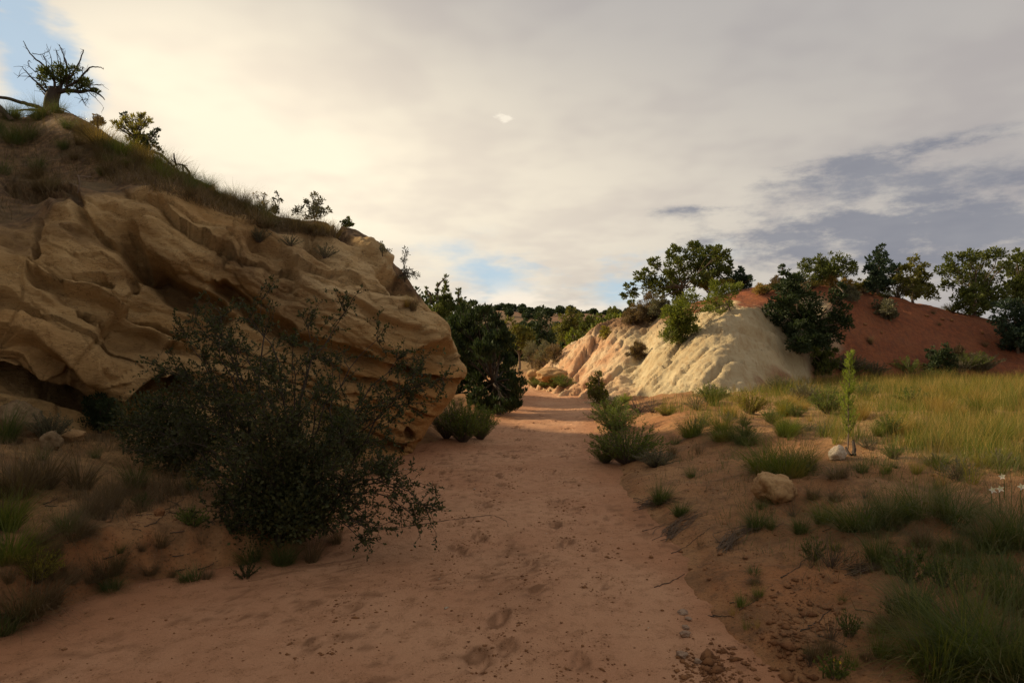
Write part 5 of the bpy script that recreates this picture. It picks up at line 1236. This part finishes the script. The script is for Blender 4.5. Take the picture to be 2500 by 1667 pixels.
for px, py in [(2032, 1640), (2048, 1648), (2010, 1655)]:
    flower(px, py, .06, 'tiny yellow flower on the low weed by the clods', 'tiny yellow flowers', 'weed_flower', 'petal_yellow', 0.012, 6)

# meadow: tussocks one can pick out, then the standing grass between them
mr = random.Random(33)
def lit_spot():
    while True:
        py = 940 + 250 * mr.random() ** 1.3; px = mr.uniform(1640, 2520)
        if py < np.interp(px, [1640, 1800, 2000, 2520], [1000, 975, 948, 930]): continue
        if py > np.interp(px, [1640, 1900, 2100, 2300, 2520], [1050, 1070, 1140, 1210, 1220]): continue
        return px, py
for k in range(60):
    px, py = lit_spot(); mt = mr.choice(['grass', 'grass', 'grass_dry', 'rabbit_yellow'])
    lab, grp = {'grass': ('green tussock standing in the sunlit meadow', 'green meadow tussocks'), 'grass_dry': ('straw yellow tussock standing in the sunlit meadow', 'straw meadow tussocks'), 'rabbit_yellow': ('yellow green tussock standing in the sunlit meadow', 'yellow meadow tussocks')}[mt]
    tuft(px, py, mr.choice(['fine', 'dense', 'sparse', 'dense']), mt, mr.uniform(40, 80) * (0.55 + (py - 930) / 400), lab, grp)
for k in range(26):
    px, py = lit_spot()
    if k % 2: brush(px, py + 6, 'rabbit', 'rabbit', mr.uniform(30, 54) * (0.5 + (py - 930) / 350), 'round dark green bush dotted in the sunlit grass', 'green bushes in the meadow', 'bush', wide=1.1)
    else: brush(px, py + 6, 'sage', 'sage', mr.uniform(26, 48) * (0.5 + (py - 930) / 350), 'grey brown bush dotted in the sunlit grass', 'grey bushes in the meadow', 'bush', wide=1.2)
def meadow(name, label, n, seed, dens_fn, xr, yr, length, width, mat, lean=0.16, droop=0.6):
    r = rng_(seed); X, Y = [], []
    while sum(map(len, X)) < n:
        y = yr[0] + (yr[1] - yr[0]) * r.uniform(0, 1, n) ** 1.35; w = 0.78 * y + 0.7       # the strip the viewpoint looks over
        x = xr[0] + (np.minimum(xr[1], w) - xr[0]) * r.uniform(0, 1, n) if xr[0] > 0 else xr[1] - (xr[1] + np.minimum(-xr[0], w)) * r.uniform(0, 1, n)
        k = r.uniform(0, 1, n) < dens_fn(x, y); X.append(x[k]); Y.append(y[k])
    x, y = np.concatenate(X)[:n], np.concatenate(Y)[:n]
    z = ground_base(x, y); b = np.stack([x, y, z - 0.01], -1)
    hv = 0.65 + 0.6 * np.clip(fbm(b * np.array([.7, .7, 0]) + 4, 3) + .3, 0, 1)
    v, f = blade_mesh(n, r, 0, length * hv, width * (0.7 + 0.055 * y), lean, droop, 3, b)
    return tag(obj(name, mesh_np(name, v, f), M[mat]), label, 'grass', kind='stuff')
def dn_meadow(x, y):
    p = np.stack([x, y, 0 * x], -1); xl, xr = wash_edges(y)
    bare = np.exp(-((x - 5.2) / 1.7) ** 2 - ((y - 13.5) / 3.0) ** 2)
    cl_ = sstep(fbm(p * 0.85 + 2, 4) + 0.05 * (x - xr - 3), -0.08, 0.24)
    front = sstep(y - np.interp(x, [2, 4, 5, 6, 12, 20], [9.5, 8.0, 6.2, 5.2, 4.8, 4.8]) + 0.8 * fbm(p, 3), 0, 1.2)
    return cl_ * front * (1 - 0.85 * bare) * sstep(x - xr, 0.9, 2.6) * (1 - 0.75 * (y > 16) * (x < 5))
meadow('meadow_grass', 'tall green and straw meadow grass in low sun', 50000, 41, dn_meadow, (3, 24), (6, 28), 0.36, 0.0042, 'grass')
meadow('straw_grass', 'dry golden stalks mixed through the meadow', 13000, 42, dn_meadow, (3, 24), (6, 28), 0.52, 0.0032, 'grass_dry', 0.14, 0.5)
def dn_right(x, y):
    p = np.stack([x, y, 0 * x], -1); xl, xr = wash_edges(y)
    return sstep(x - xr, 0.3, 1.6) * sstep(fbm(p * 1.5 + 9, 4), 0.0, 0.40)
meadow('bank_grass', 'thin shaded grass scattered over the open bank', 9000, 43, dn_right, (1.4, 8), (2.4, 9.5), 0.20, 0.0040, 'grass_dark', 0.4, 0.9)
def dn_left(x, y):
    p = np.stack([x, y, 0 * x], -1); xl, xr = wash_edges(y)
    return sstep(xl - x, 0.25, 1.4) * sstep(fbm(p * 1.3 + 19, 4), -0.10, 0.4) * 0.9
meadow('shade_grass', 'thin brown grass on the shaded bank below the outcrop', 9000, 44, dn_left, (-8, -1.7), (2.5, 9.2), 0.24, 0.0036, 'grass_brown', 0.45, 0.9)

def dn_th(x, y):
    p = np.stack([x, y, 0 * x], -1); xl, xr = wash_edges(y); o = np.maximum(xl - x, x - xr)
    return sstep(o, 0.1, 0.8) * sstep(fbm(p * 1.3 + 29, 4), -0.1, 0.3)
meadow('thatch', 'dead flattened thatch between the clumps of the open bank', 11000, 46, dn_th, (1.4, 9), (2.4, 12), 0.20, 0.0036, 'thatch', 1.05, 0.7)
meadow('litter', 'dead flattened grass litter on the shaded bank', 8000, 47, dn_th, (-8, -1.7), (2.5, 9.2), 0.18, 0.0036, 'thatch', 1.1, 0.7)

for k in range(66):
    py = 1080 + 560 * mr.random(); px = np.interp(py, [1080, 1250, 1400, 1640], [1560, 1640, 1720, 1960]) + mr.uniform(20, 760) ** 1.0
    if px > 2520: continue
    q = mr.random()
    if q < .4: tuft(px, py, mr.choice(['fine', 'short', 'sparse']), 'grass_dark', mr.uniform(24, 56), 'small dark grass tuft dotted over the shaded open bank', 'dark tufts on the open bank')
    elif q < .7: tuft(px, py, mr.choice(['fine', 'mop', 'sparse']), 'grass_brown', mr.uniform(22, 50), 'small brown grass tuft dotted over the shaded open bank', 'brown tufts on the open bank')
    elif q < .85: tuft(px, py, mr.choice(['fine', 'short']), 'grass', mr.uniform(22, 48), 'small olive grass tuft dotted over the shaded open bank', 'olive tufts on the open bank')
    else: brush(px, py, mr.choice(['leafy', 'twig']), 'grass_dark', mr.uniform(24, 50), 'small weedy sprig dotted over the shaded open bank', 'sprigs on the open bank', 'herb', 'plant', 0.8)
for k in range(32):
    py = 1080 + 340 * mr.random(); px = mr.uniform(-10, np.interp(py, [1080, 1250, 1420], [330, 560, 420])); q = mr.random()
    if q < .65: tuft(px, py, mr.choice(['fine', 'sparse', 'mop']), 'grass_brown', mr.uniform(28, 66), 'small brown grass tuft dotted over the shaded bank below the rock', 'brown tufts below the rock')
    else: tuft(px, py, mr.choice(['fine', 'short']), 'grass_dark', mr.uniform(24, 50), 'small dark grass tuft dotted over the shaded bank below the rock', 'dark tufts below the rock')
for k, (a_, b_) in enumerate([(930, 360), (1200, 330), (1480, 360), (1600, 385), (1660, 380), (1830, 420), (1900, 440), (1960, 460), (1330, 340), (1120, 345)]):
    h_ = hit(*Z4(a_, b_ + 14), (3,))
    if h_ is not None: brush(0, 0, mr.choice(['rabbit', 'sage']), mr.choice(['sage', 'rabbit', 'rabbit_yellow']), mr.uniform(.35, .7), 'low bush on the crest of the red slope', 'crest bushes', 'bush', wide=1.4, at=h_)
for k in range(16):
    px = mr.uniform(2060, 2490); py = mr.uniform(900, 940); brush(px, py, mr.choice(['rabbit', 'sage']), mr.choice(['sage', 'rabbit']), mr.uniform(24, 48), 'low bush along the foot of the red slope', 'bushes under the red slope', 'bush', wide=1.3)

# ------------------------------------------------------------------ the shaded bank below the outcrop
rock(45, 1062, 100, 80, 'stone_grey', 31, 'pale crumbling boulder against the foot of the rock face', None, 'boulder', 'rock', 0.35, 0.45, 0.8, 0.4)
rock(120, 1095, 50, 44, 'stone_grey', 33, 'smaller pale block leaning beside the crumbling boulder', None, 'boulder', 'rock', 0.35, 0.45, 0.8, 1.2)
rock(165, 1078, 80, 30, 'stone_tan', 32, 'flat tan slab lying past the crumbling boulder', None, 'slab', 'rock', 0.35, 0.25, 0.7, 0.3)
rock(388, 1258, 24, 22, 'clod', 35, 'rust coloured clod by the small leafy plant', None, 'clod', 'clod', 0.35, 0.4)
for px, py, k, mt, h, lab in [(40, 1210, 'dense', 'grass_brown', 130, 'tall dry grass below the crumbling boulder'), (100, 1190, 'dense', 'grass_brown', 110, 'tall dry bunch beside the grass below the boulder'), (10, 1080, 'dense', 'grass_dark', 100, 'green bunch behind the crumbling boulder'), (195, 1190, 'fine', 'grass_brown', 100, 'slim brown bunch on the shaded bank'),
        (270, 1240, 'fine', 'grass_brown', 100, 'thin tall brown grass halfway along the shaded bank'), (215, 1260, 'fine', 'grass_brown', 80, 'grey brown tuft uphill of the red cut'), (155, 1300, 'fine', 'grass_dark', 76, 'green tuft on the shaded bank'), (330, 1190, 'fine', 'grass_dark', 90, 'dark grass by the low black green shrub'), (345, 1250, 'sparse', 'grass_brown', 60, 'sparse stalks near the rust coloured clod'),
        (265, 1400, 'mop', 'grass_brown', 90, 'grass clump drooping over the red cut bank'), (270, 1440, 'mop', 'grass_dark', 50, 'dark clump at the foot of the red cut bank'), (60, 1500, 'mop', 'grass_brown', 120, 'big dead brown clump on the cut bank'), (110, 1480, 'mop', 'grass_brown', 90, 'dead brown clump beside the big one'), (5, 1540, 'dense', 'grass_dark', 90, 'dark green clump at the corner of the sand'),
        (20, 1370, 'dense', 'grass', 120, 'olive grass with yellow specks on the shaded bank'), (10, 1290, 'dense', 'grass', 120, 'tall olive grass behind the yellow specked clump'), (470, 1415, 'short', 'grass_dark', 44, 'low tuft where the cut bank meets the sand'), (505, 1412, 'short', 'grass_brown', 40, 'dry tuft where the cut bank meets the sand'), (450, 1418, 'short', 'grass_dark', 36, 'little dark tuft at the sand edge'),
        (390, 1330, 'mop', 'grass_brown', 46, 'flattened grey grass on the bank lip'), (610, 1370, 'mop', 'grass_dark', 60, 'grass fringe under the dense dark shrub'), (760, 1370, 'fine', 'grass_brown', 80, 'dry grass skirt of the big shrub at the sand'), (820, 1325, 'fine', 'grass_brown', 60, 'brown grass skirt beside the big shrub'), (690, 1375, 'mop', 'grass_dark', 70, 'dark grass skirt in front of the dense shrub'),
        (480, 1190, 'sparse', 'grass_dry', 80, 'straw stalks before the low black green shrub'), (290, 1050, 'sparse', 'grass_dry', 90, 'tall straw stalks under the rock hollow'), (330, 1040, 'sparse', 'grass_dry', 90, 'second stand of straw stalks under the rock hollow'), (130, 1360, 'dense', 'grass_brown', 70, 'brown bunch above the red cut'), (170, 1420, 'fine', 'grass_brown', 60, 'brown tuft on the face of the red cut')]:
    tuft(px, py, k, mt, h, lab, None)
for px, py, k, mt, h, w, lab in [(470, 1285, 'leafy', 'rabbit', 52, 1.0, 'small bushy green plant alone on the shaded bank'), (345, 1240, 'leafy', 'grass_dark', 40, 0.8, 'tiny leafy plant near the rust coloured clod'), (560, 1300, 'leafy', 'bush_leaf', 60, 1.0, 'dark leafy plant before the dense shrub'), (600, 1410, 'leafy', 'bush_leaf', 40, 1.1, 'dark seedling at the sand edge under the shrub'), (90, 1420, 'rabbit', 'rabbit_yellow', 90, 0.8, 'weedy bush with yellow tips on the cut bank'), (120, 1080, 'rabbit', 'sage', 80, 0.8, 'grey bush before the crumbling boulder')]:
    brush(px, py, k, mt, h, lab, None, 'herb' if k != 'rabbit' else 'bush', 'plant' if k != 'rabbit' else 'shrub', w, 'bark_dark')

# root mats slumping off the bank
for i, (pts, lab) in enumerate([([(1560,1235),(1600,1225),(1650,1225)], 'matted roots hanging below the round grass clump'), ([(1625,1310),(1650,1285),(1700,1260)], 'matted roots fanned below the small dark clump'), ([(1765,1340),(1790,1310),(1840,1290)], 'dry root mat trailing from the dark bunch grass'), ([(2080,1400),(2150,1380),(2200,1360)], 'dry root mat on the lip of the red bank')]):
    r = rng_(800 + i); bag = Bag()
    for k in range(30):
        c = np.array([np.array(hit(x + r.normal() * 14, y + r.normal() * 7)) + [0, 0, abs(r.normal()) * 0.015] for x, y in pts]); p = catmull(c, np.linspace(0, len(c) - 1, 7)); bag.add(tube(p + r.normal(size=p.shape) * 0.006, np.linspace(0.0035, 0.0015, 7), 3))
    o3 = bag.v[0][0]; tag(obj('root_mat', bag.mesh('root_mat', o3), M['root'], None, o3), lab, 'roots')
# the long thin runner lying across the sand, and fallen twigs
def runner(name, label, pts, rad, seed, group=None):
    r = rng_(seed); c = np.array([np.array(hit(x, y)) + [0, 0, rad * 0.8] for x, y in pts]); p = catmull(c, np.linspace(0, len(c) - 1, 6 * len(c))); p += r.normal(size=p.shape) * [0.006, 0.006, 0.001]; b = Bag(); b.add(tube(p, np.linspace(rad, rad * .5, len(p)), 4)); o3 = p[0]
    tag(obj(name, b.mesh(name, o3), M['bark_dark'], None, o3), label, 'twig', group)
runner('twig', 'long thin twig trailing across the sand from the big shrub', [(905, 1290), (960, 1288), (1010, 1283), (1060, 1275), (1110, 1268), (1160, 1262), (1200, 1258), (1232, 1270), (1242, 1286)], 0.0035, 1)
tw = random.Random(9)
for k in range(34):
    x, y = tw.uniform(100, 640), tw.uniform(1220, 1400); a, l = tw.uniform(-.6, .6), tw.uniform(20, 70)
    runner('twig', 'thin dry twig lying on the shaded bank', [(x, y), (x + l * .5, y + l * .5 * math.sin(a)), (x + l, y + l * math.sin(a * 1.4))], 0.004, 20 + k, 'twigs on the shaded bank')
for k in range(22):
    x, y = tw.uniform(1560, 2300), tw.uniform(1240, 1560); a, l = tw.uniform(-.7, .3), tw.uniform(24, 80)
    runner('twig', 'thin dry twig lying on the open red bank', [(x, y), (x + l * .5, y + l * .5 * math.sin(a)), (x + l, y + l * math.sin(a * 1.4))], 0.0035, 60 + k, 'twigs on the red bank')

# loose crumbs: pebbles and clods strewn on sand and bank (too small and many to count)
def strew(name, label, n, seed, area, size, mat):
    r = rng_(seed); base = np.array([[1, 0, 0], [-1, 0, 0], [0, 1, 0], [0, -1, 0], [0, 0, .7], [0, 0, -.7]], float); tri = np.array([[0, 2, 4], [2, 1, 4], [1, 3, 4], [3, 0, 4], [2, 0, 5], [1, 2, 5], [3, 1, 5], [0, 3, 5]])
    x, y = area(r, n); zw, _ = wash_z(x, y); xl, xr = wash_edges(y); z = np.where((x > xl) & (x < xr), zw, ground_base(x, y))
    s = size * np.exp(r.normal(0, 0.55, n)); V = base[None] * (1 + 0.35 * r.normal(size=(n, 6, 1))) * s[:, None, None] * np.array([1.2, 1.0, .8]); a = r.uniform(0, 6.28, n); ca, sn = np.cos(a)[:, None], np.sin(a)[:, None]
    V = np.stack([V[..., 0] * ca - V[..., 1] * sn, V[..., 0] * sn + V[..., 1] * ca, V[..., 2]], -1) + np.stack([x, y, z + s * 0.15], -1)[:, None]
    F = (tri[None] + 6 * np.arange(n)[:, None, None]).reshape(-1, 3)
    tag(obj(name, mesh_np(name, V.reshape(-1, 3), F), M[mat]), label, 'debris', kind='stuff')
def a_wash(r, n):
    y = 2.4 + 12 * r.uniform(0, 1, n) ** 1.6; xl, xr = wash_edges(y); x = xl + (xr - xl) * r.uniform(0, 1, n); return x, y
def a_prints(r, n):
    k = r.integers(0, len(PRINTS), n); c = np.array([q[0] for q in PRINTS])[k]; a = r.uniform(0, 6.28, n); d = 0.12 + 0.09 * np.abs(r.normal(size=n)); return c[:, 0] + np.cos(a) * d * .8, c[:, 1] + np.sin(a) * d * 1.1
def a_px(cx, cy, sx, sy):
    def f(r, n):
        px, py = cx + r.normal(size=n) * sx, np.clip(cy + r.normal(size=n) * sy, 1000, 1700); h = 0.1; Y = (EYE - h) * FPX / (py - CY); return (px - CX) / FPX * Y, Y
    return f
def a_bankL(r, n):
    y = 2.6 + 7 * r.uniform(0, 1, n); xl, _ = wash_edges(y); return xl - 4.2 * r.uniform(0, 1, n) ** 1.5, y
def a_bankR(r, n):
    y = 2.4 + 9 * r.uniform(0, 1, n) ** 1.3; _, xr = wash_edges(y); return xr + 4.0 * r.uniform(0, 1, n) ** 1.4, y
strew('pebbles', 'fine pebbles and crumbs strewn over the sandy wash', 5200, 51, a_wash, 0.0036, 'clod')
strew('sand_crumbs', 'sand crumbs kicked up round the footprints', 3600, 52, a_prints, 0.0042, 'clod')
strew('pale_pebbles', 'scattered pale pebbles on the sandy wash', 120, 53, a_wash, 0.0045, 'stone_white')
strew('clods', 'broken red clods heaped by the flat stones', 420, 54, a_px(1735, 1590, 45, 34), 0.008, 'clod')
strew('bank_clods', 'broken red clods along the crumbling bank lip', 380, 57, a_px(1950, 1530, 60, 60), 0.009, 'clod')
strew('bank_debris', 'dark crumbs of earth over the shaded bank', 4200, 55, a_bankL, 0.0055, 'clod')
strew('red_debris', 'dark crumbs of earth over the open red bank', 4200, 56, a_bankR, 0.005, 'clod')

# small scrub and stones on the red slope
sr = random.Random(77)
for k in range(20):
    px, py = sr.uniform(2080, 2480), sr.uniform(760, 930); h = hit(px, py, (3,))
    if h is None or h.y > 30: continue
    if k % 2: tuft(px, py, 'fine', 'grass_brown', sr.uniform(10, 22), 'small brown tuft on the shaded red slope', 'tufts on the red slope')
    else: rock(px, py, sr.uniform(5, 12), sr.uniform(4, 8), 'clod', 400 + k, 'small stone on the shaded red slope', 'stones on the red slope', 'stone', 'stone', 0.4, 0.3)
import os
if os.environ.get('COUNT_TRIS'):
    print('TRIS', sum(len(m.loops) - 2 * len(m.polygons) for m in bpy.data.meshes))
